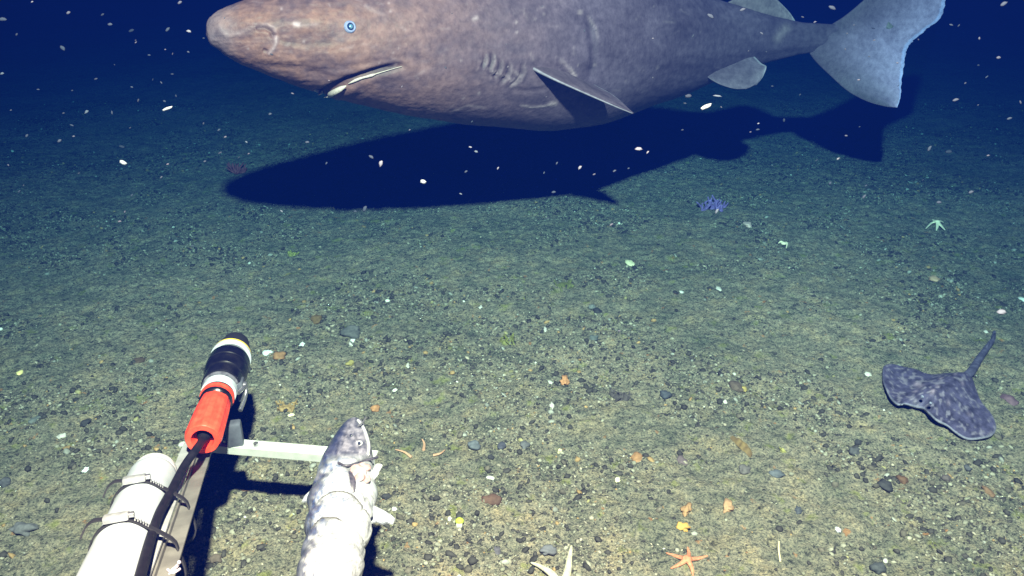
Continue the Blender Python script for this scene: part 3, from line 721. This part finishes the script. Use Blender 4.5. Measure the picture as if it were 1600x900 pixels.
# ------------------------------------------------------------------ bait fish
def build_fish():
    # y of the axis point: left edge x, right edge x, height above seabed, pixel y
    st = [(550, 556, 655, .345), (541, 566, 661, .345), (530, 573, 674, .345), (520, 578, 690, .345), (511, 581, 706, .343), (503, 583, 722, .343), (496, 582, 742, .343),
          (489, 586, 764, .348), (485, 586, 782, .350), (484, 580, 797, .350), (482, 579, 812, .358), (478, 577, 832, .360), (478, 566, 845, .362), (474, 567, 860, .370), (468, 566, 884, .380), (462, 556, 910, .395), (462, 545, 940, .41), (466, 532, 975, .42), (474, 520, 1010, .43), (484, 510, 1040, .44)]
    s0 = np.linspace(0, 1, len(st)); n = 170; s = np.linspace(0, 1, n)
    Lx, Rx, Yp, Z = (pchip(s0, [q[k] for q in st], s) for k in (0, 1, 2, 3))
    C = np.array([H((l+r)/2, y, z)[:] for l, r, y, z in zip(Lx, Rx, Yp, Z)])
    rad = np.array([(r-l)/2*pxm(c) for l, r, c in zip(Lx, Rx, C)])
    T = np.gradient(C, axis=0); T /= np.linalg.norm(T, axis=1)[:, None]
    for _ in range(10): T[1:-1] = (T[:-2]+T[1:-1]*2+T[2:])/4
    S = np.cross(T, np.array([0, 0, 1.])); S /= np.linalg.norm(S, axis=1)[:, None]; S *= np.sign(S[:, :1]); U = np.cross(S, T); U *= np.sign(U[:, 2:3])
    m = 96; th = 2*np.pi*np.arange(m)/m
    # rope cut-ins with soft bulges between
    pyy = Yp[:, None] + 0*th[None]; off = 13*np.cos(th)[None]*0 + 10*(np.abs(np.cos(th))**2)[None]
    yy = pyy - off*0
    cut = np.zeros_like(yy)
    for y0, dp in ((801, .13), (838, .12), (762, .03), (862, .05)):
        cut += dp*np.exp(-((Yp[:, None] - (y0 + 12*np.cos(th)[None]**2 + 4*np.cos(th)[None]))/4.5)**2)
    bul = .05*np.sin((Yp-765)/36*np.pi)[:, None]**2*np.clip((Yp-745)/20, 0, 1)[:, None]
    lump = .10*(vnoise(Yp[:, None]/16+30, th[None]*1.3+30, 71)-.5) + .03*(vnoise(Yp[:, None]/5+30, th[None]*4+30, 72)-.5)
    rr = rad[:, None]*(1 - cut + bul + lump*np.clip((Yp-700)/40, 0, 1)[:, None])
    # head: gill cover edge and jaw crease
    V = C[:, None] + S[:, None]*(rr*np.cos(th)[None])[..., None] + U[:, None]*(rr*.86*np.sin(th)[None])[..., None]
    PX, PY = proj(V)
    topside = np.sin(th)[None] > -.15
    def gr(pts, w, d, keep=topside):
        g_ = np.exp(-(polydist(PX, PY, pts)/w)**2)*keep; return g_*d, g_
    D = np.zeros_like(PX); dk = np.zeros_like(PX)
    for pts, w_, d_, c_ in (([(528, 723), (540, 728), (556, 722), (578, 716)], 2.0, .006, .9), ([(528, 722), (524, 712), (527, 690)], 1.6, .003, .4), ([(546, 728), (549, 742), (554, 765)], 3.2, .007, .9),
                       ([(545, 665), (538, 680), (534, 695)], 1.5, .002, .4), ([(556, 680), (564, 690), (562, 700)], 1.8, .003, .5), ([(570, 770), (572, 785), (566, 797)], 1.6, .004, .3)):
        a_, g_ = gr(pts, w_, d_); D += a_; dk = np.maximum(dk, g_*c_)
    nv = S[:, None]*np.cos(th)[None, :, None] + U[:, None]*np.sin(th)[None, :, None]
    V = V - nv*D[..., None]
    # pigment: steel blue back on the left, white belly, marbling
    xr = (PX - Lx[:, None])/(Rx-Lx)[:, None]
    back = np.clip((.25 + .20*(vnoise(PX/7, PY/7, 75)-.5)*2 - xr)/.12, 0, 1)*(.55+.45*vnoise(PX/5, PY/12, 76))
    head = np.clip((722-PY)/14, 0, 1)
    col = np.array([.31, .325, .365])*(np.ones_like(xr))[..., None]
    hn = (np.clip(.5+(.6*vnoise(PX/6+3, PY/6+3, 77)+.4*vnoise(PX/2.6+3, PY/2.6+3, 74)-.5)*2.4, 0, 1)**1.3)[..., None]
    hc = np.array([.035, .035, .065])*(1-hn) + np.array([.19, .175, .23])*hn
    col = col*(1-head[..., None]*.9) + hc*head[..., None]*.9
    bk = np.array([.010, .018, .062])
    back = np.maximum(back, head*np.clip((.42-xr)/.2, 0, 1)*.8)
    col = col*(1-back[..., None]) + bk*back[..., None]
    wav = np.clip((np.abs(vnoise(PX/9+5, PY/5+5, 78)-.5) < .075)*1.0, 0, 1)*np.clip((860-PY)/60, .25, 1)*np.clip((.85-xr)/.3, 0, 1)*(1-head)
    col = col*(1-.45*wav[..., None]*1.4) + np.array([.05, .08, .19])*.63*wav[..., None]
    scr = (np.abs(vnoise(PX/10+8, PY/13+8, 79)-.5) < .04)*np.clip((PY-745)/20, 0, 1); col = col*(1-.35*scr[..., None])
    col = col*(1-.75*dk[..., None])  # gill and jaw grooves darkened in the colour, like shade
    und = (np.sin(th)[None] < -.5)[..., None]; 
    idx = np.arange(n*m).reshape(n, m)
    q = np.stack([idx[:-1], np.roll(idx[:-1], -1, 1), np.roll(idx[1:], -1, 1), idx[1:]], -1).reshape(-1, 4)
    me = mesh('fish', V.reshape(-1, 3), [tuple(f) for f in q] + [tuple(idx[0][::-1]), tuple(idx[-1])]); colattr(me, 'skin', col.reshape(-1, 3))
    root = thing('bait_fish', Vector(C[60]), 'dead silver white fish with blue back tied along the frame as bait', 'fish')
    body = obj('body', me, vc_mat('fish_skin', 'skin', rough=.32, bump=.35, bscale=160, vary=.28, vscale=70, spec=.45), root)
    fm = mat('white_fin', (.28,.30,.34), (.14,.15,.19), 90, .4, bump=.4, bscale=200); jm = mat('jaw_edge', (.34,.35,.38), None, rough=.35)
    def top(px, py, lift=.0):
        k = np.argsort((PX-px)**2+(PY-py)**2 + 1e6*(np.sin(th)[None] < 0), axis=None)[0]; p = Vector(V.reshape(-1, 3)[k]); return p + (Vector((0,0,CAMZ))-p).normalized()*lift
    pts = [top(x, y, .003) for x, y in ((559, 657), (567, 667), (573, 681), (576.5, 696), (575, 709))]
    MB().tube(spline(pts, 6), [.0028, .0035, .0042]*12 if False else .0040, 10).build('jaw', jm, body)
    h0 = top(558, 667, .003); MB().tube(spline([h0, h0+Vector((.012, .01, .006)), h0+Vector((.020, .016, .018))], 5), .0022, 8).build('hook', M['steel'], body)
    e1 = top(561, 692, .001); ew = mat('eye_white', (.4,.4,.45), None, rough=.2); eb = mat('eye_black', (.015,.02,.04), None, rough=.1, spec=.7)
    nvw = (Vector((0, 0, CAMZ))-e1).normalized()
    e = MB().ball(e1, .0085, sc=(1, 1, .7)).build('eye', ew, body); MB().ball(e1+nvw*.0062, .0042).build('pupil', eb, e)
    e2 = top(548, 681, .001); MB().ball(e2, .0035).build('nostril', eb, body)
    # fins: near pectoral to the right, small one to the left
    def flat(pts, zz, thick, name):
        mb = MB(); P_ = [H(x, y, z) for (x, y), z in zip(pts, zz)]; nn = len(P_); up = Vector((0, -.3, 1)).normalized()*thick
        mb.add([p+up for p in P_]+[p-up for p in P_], [tuple(range(nn)), tuple(range(2*nn-1, nn-1, -1))] + [(i, (i+1) % nn, nn+(i+1) % nn, nn+i) for i in range(nn)])
        return mb.build(name, fm, body, bevel=.0008, smooth=False)
    flat([(574, 787), (582, 789), (600, 798), (611, 805), (617, 811), (613, 819), (604, 816), (597, 819), (588, 815), (580, 817), (572, 806)], [.35,.35,.34,.33,.325,.32,.325,.33,.335,.34,.345], .0018, 'pectoral_fin')
    flat([(493, 758), (486, 766), (476, 776), (472, 784), (484, 784), (492, 786), (496, 772)], [.34,.335,.325,.32,.325,.335,.34], .0018, 'pelvic_fin')
    # flesh/viscera folds in front of the gill opening
    fl = mat('pink_white_flesh', (.30,.17,.17), (.34,.32,.34), 60, .35, bump=.5, bscale=90)
    mb = MB()
    for x, y, r_ in ((556, 733, .013), (566, 737, .013), (572, 731, .010), (561, 746, .012), (571, 749, .011), (564, 727, .009)): mb.ball(top(x, y, .003), r_, 20, 14, (1, 1.2, .6))
    o_ = mb.build('torn_gill', fl, body); md = o_.modifiers.new('r', 'REMESH'); md.mode = 'VOXEL'; md.voxel_size = .0022; md.use_smooth_shade = True; sm_ = o_.modifiers.new('s', 'SMOOTH'); sm_.iterations = 14
    dkm = mat('dark_gill', (.03,.03,.045), (.06,.055,.075), 120, .4)
    MB().tube(spline([top(528, 722, .002), top(541, 727, .003), top(556, 722, .003), top(570, 718, .003), H(584, 716, .372), H(590, 714, .368)], 8), .0030, 10).build('gill_edge', dkm, body)
    fp = spline([top(546, 733, .003), top(548, 743, .004), top(551, 753, .004), top(555, 766, .003)], 8)
    MB().tube(fp, [.0035 + .0065*math.sin(math.pi*min(1, (k+1)/(len(fp)+1)*1.05))**1 for k in range(len(fp))], 12, .4).build('dark_flap', dkm, body)
    mb = MB().tube(spline([H(592, 727, .36), H(586, 737, .365), H(577, 748, .365)], 5), [.009]*6+[.012]*6, 10, .5).build('gill_flap', jm, body)
    mb = MB()
    for x, y, z, r_ in ((574, 775, .352, .035), (569, 790, .355, .030)): mb.ball(H(x, y, z), r_, 28, 18, (.62, 1.15, .8))
    mb.build('belly_fold', mat('belly_white', (.30,.33,.37), (.25,.28,.32), 80, .35, bump=.3, bscale=90), body)
    # twine round the body
    tw = mat('dark_twine', (.04,.04,.045), (.08,.08,.08), 200, .8)
    for y0 in (801, 838):
        pts = []
        for j in range(m+1):
            a_ = th[j % m]; yt = y0 + 12*math.cos(a_)**2 + 4*math.cos(a_); i = int(np.argmin(np.abs(Yp-yt))); pts.append(Vector(V[i, j % m]) + Vector(nv[i, j % m])*.0005)
        MB().tube(pts, .0019, 8).build('twine', tw, body)
build_fish()
# small pale line with clip left of rail at the frame bottom
o = MB().tube(spline([H(262, 905, .50), H(268, 893, .50), H(277, 884, .50), H(280, 878, .51)], 5), .0028, 8).tube(spline([H(262, 890, .50), H(270, 895, .505), H(281, 889, .50)], 5), .0022, 8).build('cord_knot', mat('pale_cord', (.6,.55,.6), (.35,.3,.4), 200, .8))
settle(o); tag(o, 'frayed end of pale cord hanging beside the rail near the bottom', 'cord')

# ------------------------------------------------------------------ starfish
def star(name, c, tips, rad, z, m, label, cat='starfish', group=None, humps=.0):
    C0 = G(*c); C0.z += z; mb = MB()
    for tpx in tips:
        pts2 = tpx if isinstance(tpx, list) else [tpx]
        pp = [C0] + [G(*q) + Vector((0, 0, z*(.75 if i < len(pts2)-1 else .5))) for i, q in enumerate(pts2)]
        s = spline(pp, 10); k = len(s)
        mb.tube(s, [rad*((1-i/(k-1))**.75*.82+.18) for i in range(k)], 14, .7)
    mb.ball(C0, rad*1.5, 20, 12, (1, 1, .62))
    me = mesh(name, mb.V, mb.F); o = obj(name, me, m)
    md = o.modifiers.new('r', 'REMESH'); md.mode = 'VOXEL'; md.voxel_size = rad*.16; md.use_smooth_shade = True
    sm = o.modifiers.new('s', 'SMOOTH'); sm.iterations = 4
    settle(o); return tag(o, label, cat, group)
orange_star = mat('orange_starfish', (.36,.13,.075), (.45,.19,.11), 160, .75, bump=.6, bscale=260)
cream_star = mat('cream_starfish', (.42,.38,.26), (.46,.43,.36), 60, .6, bump=.5, bscale=200)
star('starfish', (1073, 877), [[(1076, 868), (1074, 856)], [(1090, 875), (1106, 870)], [(1080, 888), (1083, 903)], [(1062, 884), (1047, 890)], [(1058, 872), (1040, 865)]], .0085, .007, orange_star, 'small orange five armed starfish at the bottom edge')
star('starfish', (878, 926), [[(886, 900), (890, 875), (893, 855)], [(862, 902), (846, 891), (829, 882)], [(925, 932), (960, 925)], [(840, 942), (810, 955)], [(888, 965), (895, 1000)]], .0130, .014, cream_star, 'large cream white starfish cut off by the bottom edge', )
star('starfish', (1463, 354), [[(1455, 353), (1446, 359)], [(1470, 358), (1476, 363)], [(1468, 350), (1474, 349)], [(1458, 349), (1456, 346)], [(1463, 360), (1462, 364)]], .010, .022, mat('pale_starfish', (.85,.72,.56), (.75,.64,.5), 60, .7), 'pale arched starfish on the dim seabed at far right')
star('starfish', (1224, 382), [[(1229, 384), (1228, 390)], [(1220, 380), (1216, 382)]], .0085, .012, M['flake'] if False else mat('ivory_star', (.8,.68,.52), None, rough=.7), 'tiny hooked ivory starfish right of the centre of the seabed')
# buried brittle star: three arms peeping out of the silt
mb = MB()
for pts in ([(618, 704), (632, 708), (643, 716)], [(660, 688), (663, 695), (662, 705)], [(695, 704), (688, 710), (677, 713)]):
    s = spline([G(*q)+Vector((0, 0, .004)) for q in pts], 8); mb.tube(s, [.0018+.0035*i/len(s) for i in range(len(s))], 10, .7)
o = mb.build('brittle_star', mat('faded_orange', (.36,.20,.13), (.42,.25,.17), 160, .8)); settle(o); tag(o, 'orange brittle star buried in silt with three arms showing', 'brittle star')

# ------------------------------------------------------------------ individually readable stones, shells and growths
ICV3, ICF3 = ico(3)
def rock(px, py, wpx, hpx, c1, label, cat='pebble', name='pebble', rough=.8, flat=.55, sink=.3, group=None, rag=.22, yaw=0, c2=None, seed=None):
    p = G(px, py); k = pxm(p); sd = seed or int(px*7+py)
    rx = wpx/2*k; ry = hpx/2*k/max(.35, math.sin(math.atan2(CAMZ, p.y)))*.9; rz = min(rx, ry)*flat*1.2
    nz = (vnoise(ICV3[:, 0]*1.7+sd, ICV3[:, 1]*1.7+ICV3[:, 2]*1.3, sd)-.5)*2*rag*1.3 + (vnoise(ICV3[:, 0]*4+sd, ICV3[:, 2]*4+ICV3[:, 1]*3, sd+1)-.5)*rag
    V = ICV3*(1+nz[:, None])*np.array([rx, ry, rz]); ca_, sa_ = math.cos(yaw), math.sin(yaw)
    V = np.stack([V[:, 0]*ca_-V[:, 1]*sa_, V[:, 0]*sa_+V[:, 1]*ca_, V[:, 2]], 1)
    me = mesh(name, V, ICF3)
    o = obj(name, me, mat(name+'_colour', c1, c2 or tuple(x*.62 for x in c1), 60, rough, bump=.5, bscale=120))
    o.location = p + Vector((0, 0, rz*(1-2*sink))); return tag(o, label, cat, group)
DK, SL, BR = (.035,.034,.036), (.09,.10,.12), (.10,.065,.045)
OR, YL, WH, GN = (.50,.22,.08), (.62,.42,.10), (.50,.47,.45), (.38,.42,.06)
for a in [
 (217, 566, 17, 15, BR, 'dark brown rounded pebble left of the black connector nose'),
 (133, 662, 14, 12, DK, 'near black pebble beside an olive patch far left'),
 (495, 500, 17, 13, (.14,.09,.04), 'olive brown pebble midway between connector and shark shadow'),
 (549, 522, 30, 14, (.10,.10,.10), 'flat grey pebble with two white shells just below it'),
 (437, 558, 20, 13, (.30,.16,.08), 'rusty orange pebble right beside the connector nose'),
 (883, 598, 14, 14, (.46,.22,.11), 'bright orange lump in the middle of the seabed', 'sponge'),
 (587, 640, 16, 10, (.34,.17,.08), 'rust orange pebble just above the fish head'),
 (560, 572, 14, 9, (.12,.10,.08), 'brown pebble next to a small yellow one above the fish'),
 (547, 569, 13, 8, (.34,.28,.10), 'small yellow pebble touching a brown one above the fish'),
 (1068, 825, 17, 12, (.48,.28,.08), 'yellow orange lump above the small orange starfish', 'sponge'),
 (1073, 797, 15, 20, (.32,.19,.10), 'dull orange clump above the yellow orange lump', 'sponge'),
 (1137, 793, 15, 20, (.36,.22,.13), 'ragged tan orange clump right of the starfish clumps', 'sponge'),
 (995, 716, 18, 16, (.30,.16,.08), 'rusty orange round stone right of the yellow shell'),
 (1065, 720, 15, 16, (.12,.09,.10), 'dark plum stone with a yellow patch under it'),
 (1163, 735, 18, 15, (.11,.10,.10), 'dark grey rounded stone below the brown shell strip'),
 (1213, 742, 24, 11, SL, 'elongated slate blue stone right of the rounded grey one'),
 (1150, 605, 17, 18, (.10,.075,.06), 'dark brown squarish stone with yellow growth on its right'),
 (1160, 609, 11, 10, (.34,.26,.09), 'yellow lump touching the right of a squarish brown stone', 'sponge'),
 (1383, 760, 19, 17, DK, 'black rounded stone, left one of a pair at right'),
 (1410, 751, 18, 14, (.11,.06,.035), 'dark brown stone, right one of a pair at right'),
 (1372, 886, 22, 16, (.05,.055,.06), 'large charcoal stone at the bottom right edge'),
 (1247, 798, 11, 11, (.06,.065,.08), 'small blue black stone right of the tan orange clump'),
 (1576, 626, 18, 16, (.13,.075,.10), 'purplish round stone right of the skate'),
 (768, 783, 31, 14, (.10,.055,.04), 'long dark brown stone in the middle foreground'),
 (740, 697, 22, 13, (.11,.12,.14), 'broad slate stone, left of three in a row'),
 (784, 698, 12, 11, (.06,.06,.08), 'small dark stone, middle of three in a row'),
 (820, 697, 17, 13, (.10,.10,.11), 'angular grey stone, right of three in a row'),
 (767, 715, 9, 7, DK, 'black chip just below the three stones in a row'),
 (605, 777, 15, 9, DK, 'black oblong stone right of the fish belly'),
 (856, 861, 25, 14, (.12,.12,.14), 'long grey stone above the cream starfish'),
 (777, 861, 11, 14, (.10,.09,.11), 'dark grey stone left of the long grey one'),
 (335, 874, 24, 11, (.11,.085,.07), 'brownish stone in the gap between rail and fish'),
 (35, 828, 40, 20, (.12,.12,.13), 'broad dark stone at the lower left edge', ),
 (8, 756, 18, 12, (.07,.07,.08), 'charcoal stone touching the left edge'),
 (58, 655, 12, 16, (.11,.12,.12), 'grey oval stone left of the near black pebble'),
 (928, 530, 15, 9, (.09,.10,.10), 'flat slate pebble in the middle distance'),
 (934, 485, 14, 8, DK, 'black pebble in the upper middle of the lit seabed'),
 (1040, 618, 18, 12, (.05,.055,.07), 'blue black stone left of the squarish brown one'),
 (1340, 692, 11, 8, DK, 'small black stone below the left wing of the skate'),
 (1335, 705, 16, 11, (.07,.07,.075), 'dark grey stone under the small black one'),
 (925, 480, 12, 6, (.16,.17,.17), 'pale grey pebble beside the black middle one'),
 (1478, 748, 14, 10, (.1,.08,.08), 'dull brown stone in the gravel below the skate'),
 (1545, 770, 12, 18, (.17,.10,.06), 'reddish brown stone near the right edge'),
 (1512, 735, 10, 9, (.07,.07,.08), 'small charcoal stone below the right wing of the skate'),
 (104, 702, 12, 8, (.2,.13,.06), 'tan pebble behind the white shell at left')]:
    nm = 'sponge' if len(a) > 6 else 'stone' if 'stone' in a[5] else 'pebble'
    rock(a[0], a[1], a[2], a[3], a[4], a[5], cat=(a[6] if len(a) > 6 else nm), name=nm, rag=.42 if nm == 'sponge' else .24, sink=.34, yaw=random.uniform(-.4, .4))
for a in [
 (862, 635, 8, 11, WH, 'white broken shell below the bright orange lump'),
 (875, 704, 7, 15, (.82,.72,.40), 'upright yellow white shell in the middle foreground'),
 (965, 750, 9, 9, (.85,.80,.5), 'round cream shell left of the rusty orange stone'),
 (703, 811, 7, 7, WH, 'little white shell left of the green topped one'),
 (1310, 827, 9, 7, (.72,.74,.85), 'bluish white shell in the lower right'),
 (31, 582, 8, 8, (.8,.66,.28), 'yellow round shell far left'),
 (96, 683, 13, 9, WH, 'white shell left of the canister top'),
 (134, 735, 9, 9, (.7,.75,.8), 'white shell just left of the canister cap'),
 (1133, 629, 7, 6, WH, 'white chip left of the squarish brown stone'),
 (549, 538, 9, 6, WH, 'white shell under the flat grey pebble'),
 (551, 531, 7, 6, (.7,.72,.74), 'grey white shell between flat pebble and white shell'),
 (419, 552, 14, 8, (.66,.68,.7), 'pale curved shell beside the connector nose'),
 (637, 573, 6, 9, WH, 'white upright chip right of the yellow pebble'),
 (472, 538, 9, 8, (.7,.72,.72), 'white chip beyond the connector nose'),
 (852, 515, 6, 7, WH, 'white chip above the bright orange lump'),
 (985, 412, 13, 12, (.60,.58,.40), 'cream round shell in the far middle of the seabed'),
 (1355, 587, 11, 7, WH, 'white shell beside the left wing of the skate'),
 (1540, 519, 6, 5, WH, 'white chip beside the tail of the skate'),
 (751, 481, 6, 5, WH, 'white chip in the middle distance below the shark shadow'),
 (1123, 452, 9, 8, WH, 'white shell in the far right middle of the seabed'),
 (1065, 458, 7, 6, (.7,.7,.68), 'white chip left of the far right middle shell'),
 (1498, 600, 0, 0, WH, ''),
 (455, 649, 9, 5, (.85,.78,.5), 'cream shell on the rusty patch beside the connector'),
 (1167, 352, 12, 9, (.60,.42,.40), 'pinkish round shell in the far right distance'),
 (1460, 438, 16, 7, (.40,.26,.18), 'tan shell below the pale arched starfish'),
 (1597, 470, 8, 8, (.6,.62,.62), 'white shell at the right edge')]:
    if a[2]: rock(*a[:5], a[5], cat='shell', name='shell', rough=.5, flat=.4, rag=.3, sink=.2, c2=tuple(x*.85 for x in a[4]))
# green topped cup with white foot
p = G(718, 822)
gt = thing('tunicate', p, 'green topped lump with a white square base in the foreground', 'sea squirt')
MB().ball(p + Vector((0, .006, .012)), .012, 20, 12, (1, .9, .8)).build('top', mat('green_top', (.36,.42,.05), (.30,.32,.05), 120, .6, bump=.4), gt)
MB().bar(p + Vector((-.008, -.004, .006)), p + Vector((.008, -.004, .006)), .009, .011).build('base', mat('white_base', WH, None, rough=.5), gt, bevel=.002)
# brown strip of shell curling out of the silt, worm tube
def ribbon(name, pts, wid, tall, m, label, cat):
    s = spline([G(*q)+Vector((0, 0, .002)) for q in pts], 10); V = []; Fc = []; n = len(s)
    for i, p in enumerate(s):
        k = math.sin(math.pi*min(1, max(0, i/(n-1))))**.5+.1; tg = (s[min(i+1, n-1)]-s[max(i-1, 0)]).normalized(); sd = Vector((-tg.y, tg.x, 0))
        hgt = tall*k*(1+.25*math.sin(i*.9))
        V += [p, p+sd*wid*k*.5+Vector((0, 0, hgt)), p+sd*wid*k+Vector((0, 0, hgt*.5)), p+sd*wid*k*.5-Vector((0, 0, .002))]
    for i in range(n-1):
        for j in range(4): Fc.append((i*4+j, i*4+(j+1) % 4, (i+1)*4+(j+1) % 4, (i+1)*4+j))
    o = MB().add(V, Fc + [(0, 1, 2, 3), (4*n-4, 4*n-3, 4*n-2, 4*n-1)]).build(name, m); settle(o); return tag(o, label, cat)
ribbon('shell_fragment', [(1140, 685), (1150, 695), (1160, 705), (1172, 716)], .022, .016, mat('brown_shell', (.20,.14,.06), (.12,.08,.04), 60, .7, bump=.4), 'long brown shell strip with a dark shadow along one side', 'shell')
o = MB().tube(spline([G(1216, 852)+Vector((0,0,.012)), G(1216, 862)+Vector((0,0,.008)), G(1219, 880)+Vector((0,0,.004))], 8), .0026, 10).build('worm_tube', mat('tan_tube', (.5,.42,.28), None, rough=.8)); settle(o)
tag(o, 'thin upright tan worm tube at the lower right', 'worm tube')
# soft growths: clusters of small fingers
def tuft(px, py, wpx, col, label, cat, name, n=14, hgt=.02, seed=1):
    r = random.Random(seed); mb = MB(); p = G(px, py); k = pxm(p)
    for i in range(n):
        q = G(px + r.uniform(-.5, .5)*wpx, py + r.uniform(-.25, .25)*wpx*.8); a = Vector((r.uniform(-1, 1), r.uniform(-.5, .5), r.uniform(.3, 1)))*hgt
        s = spline([q - Vector((0, 0, .004)), q + a*.5, q + a + Vector((0, 0, hgt*.2))], 4); mb.tube(s, [k*2.2*(1-.6*j/len(s)) for j in range(len(s))], 8)
    mb.ball(p - Vector((0, 0, .004)), k*wpx*.42, 16, 10, (1, .8, .35))
    o = mb.build(name, mat(name+'_colour', col, tuple(x*.5 for x in col), 80, .7, bump=.4))
    md = o.modifiers.new('r', 'REMESH'); md.mode = 'VOXEL'; md.voxel_size = k*1.0; md.use_smooth_shade = True; settle(o); tag(o, label, cat)
tuft(1113, 324, 34, (.22,.14,.42), 'violet branching soft coral on the dim seabed beyond the middle', 'soft coral', 'soft_coral', 26, .04, 3)
tuft(371, 268, 18, (.22,.06,.07), 'dark red anemone at the snout tip of the shark shadow', 'anemone', 'anemone', 20, .05, 4)
tuft(792, 535, 24, (.17,.17,.05), 'yellow green weed tuft in the middle of the seabed', 'seaweed', 'weed_tuft', 18, .02, 5)
tuft(882, 446, 34, (.13,.135,.045), 'wide olive weed tuft in the middle distance', 'seaweed', 'weed_tuft', 20, .02, 6)
tuft(457, 399, 14, (.22,.23,.06), 'small yellow green weed tuft below the left part of the shark shadow', 'seaweed', 'weed_tuft', 10, .02, 7)
tuft(448, 636, 30, (.30,.20,.09), 'tawny tuft on the silt right of the connector', 'seaweed', 'weed_tuft', 24, .014, 8)
tuft(1225, 705, 10, (.28,.26,.09), 'yellowish tuft left of the pair of dark stones', 'seaweed', 'weed_tuft', 8, .012, 9)
tuft(970, 620, 34, (.07,.06,.06), 'brown bristly tuft right of the bright orange lump', 'seaweed', 'weed_tuft', 26, .018, 10)

# ------------------------------------------------------------------ marine snow
big = [(50,3),(160,23),(281,4),(233,86),(206,136),(257,158),(172,38),(205,48),(262,46),(295,49),(26,54),(135,175),(175,176),(42,212),(93,220),(115,213),(318,193),(342,203),(352,214),(190,229),(252,277),
 (206,305),(195,331),(320,252),(13,258),(580,245),(640,203),(744,237),(1185,193),(1225,188),(1322,212),(1310,248),(1482,237),(1493,156),(1568,6),(1300,12),(1297,286),(1560,90),(440,330),(555,330),
 (850,270),(870,255),(906,262),(998,233),(960,267),(982,263),(720,303),(778,263),(457,146),(422,178),(480,222),(728,268),(1066,203),(1075,150),(1577,185),(1353,290),(1350,307),(1467,316),(1517,300),(107,20),
 (216,157),(30,299),(123,271),(385,222),(373,246),(510,255),(570,326),(735,230),(865,300),(1012,238),(1120,330),(1020,60),(1190,52),(1160,15),(1250,148),(1452,232),(1508,130),(1530,60),(1110,25),(98,75),(4,30),(3,115)]
proto = []
FL = [mat('snow_dim', (.02,.03,.05), None, rough=.9), mat('snow_soft', (.045,.055,.085), None, rough=.9), mat('snow_pale', (.10,.11,.15), None, rough=.9), M['flake']]
for v in range(4):
    r = np.random.default_rng(90+v); V1, F1 = ico(2); V2 = V1*(1+r.uniform(-.25, .25, (len(V1), 1)))*np.array([1.0, .72, .65])
    proto.append(mesh('snow_fleck', V2, F1)); proto[-1].materials.append(FL[v]); proto[-1].polygons.foreach_set('use_smooth', [True]*len(F1))
rs = random.Random(4)
for m_, al in ((FL[0], .6), (FL[1], .75)): m_.node_tree.nodes['Principled BSDF'].inputs['Alpha'].default_value = al
def fleck(px, py, Y, size, label, group=None, el=1.0, tilt=None, v=3):
    p = P(px, py, Y)
    if p.z < .05: p = P(px, py, Y*.6)
    o = bpy.data.objects.new('snow_fleck', proto[v]); COL.objects.link(o); o.location = p
    s = size/2*pxm(p); o.scale = (s*el, s, s); o.rotation_euler = (0, -(tilt if tilt is not None else rs.gauss(.3, .6)), 0)
    return tag(o, label, 'marine snow', group)
for (x, y) in big:
    fleck(x, y, rs.uniform(1.5, 2.45), rs.choice([3, 3.5, 4, 5, 6, 8]), 'tiny pale fleck of marine snow drifting in the water', 'marine snow drifting in the water', rs.uniform(1.0, 1.6), v=rs.choice([0, 1, 1, 2]))
for _ in range(75):
    x, y = rs.uniform(0, 1600), abs(rs.gauss(0, 170)) + rs.uniform(0, 60)
    fleck(x, y, rs.uniform(1.2, 2.5), rs.uniform(2.0, 4.0), 'tiny pale fleck of marine snow drifting in the water', 'marine snow drifting in the water', rs.uniform(1.0, 1.8), v=rs.choice([0, 0, 1]))
fleck(1103, 167, 1.9, 9, 'largest pinkish fleck of marine snow under the shark tail', el=1.9, tilt=.45)
fleck(1121, 150, 2.2, 4, 'thin grey streak beside the largest pinkish fleck', el=3.2, tilt=-.12, v=2)
fleck(261, 170, 1.9, 6, 'bright elongated pale fleck left of the shark snout', el=2.8, tilt=.35)
fleck(192, 254, 2.0, 9, 'round bright whitish fleck over the dark seabed at left', el=1.2)
fleck(661, 284, 2.0, 9, 'roundish pinkish fleck in front of the shark shadow', el=1.0)
fleck(595, 256, 1.6, 9, 'dull grey fleck in front of the left half of the shark shadow', el=1.2, v=2)
fleck(1565, 488, 1.4, 12, 'soft white fleck hovering above the right edge of the seabed', el=1.1, v=2)
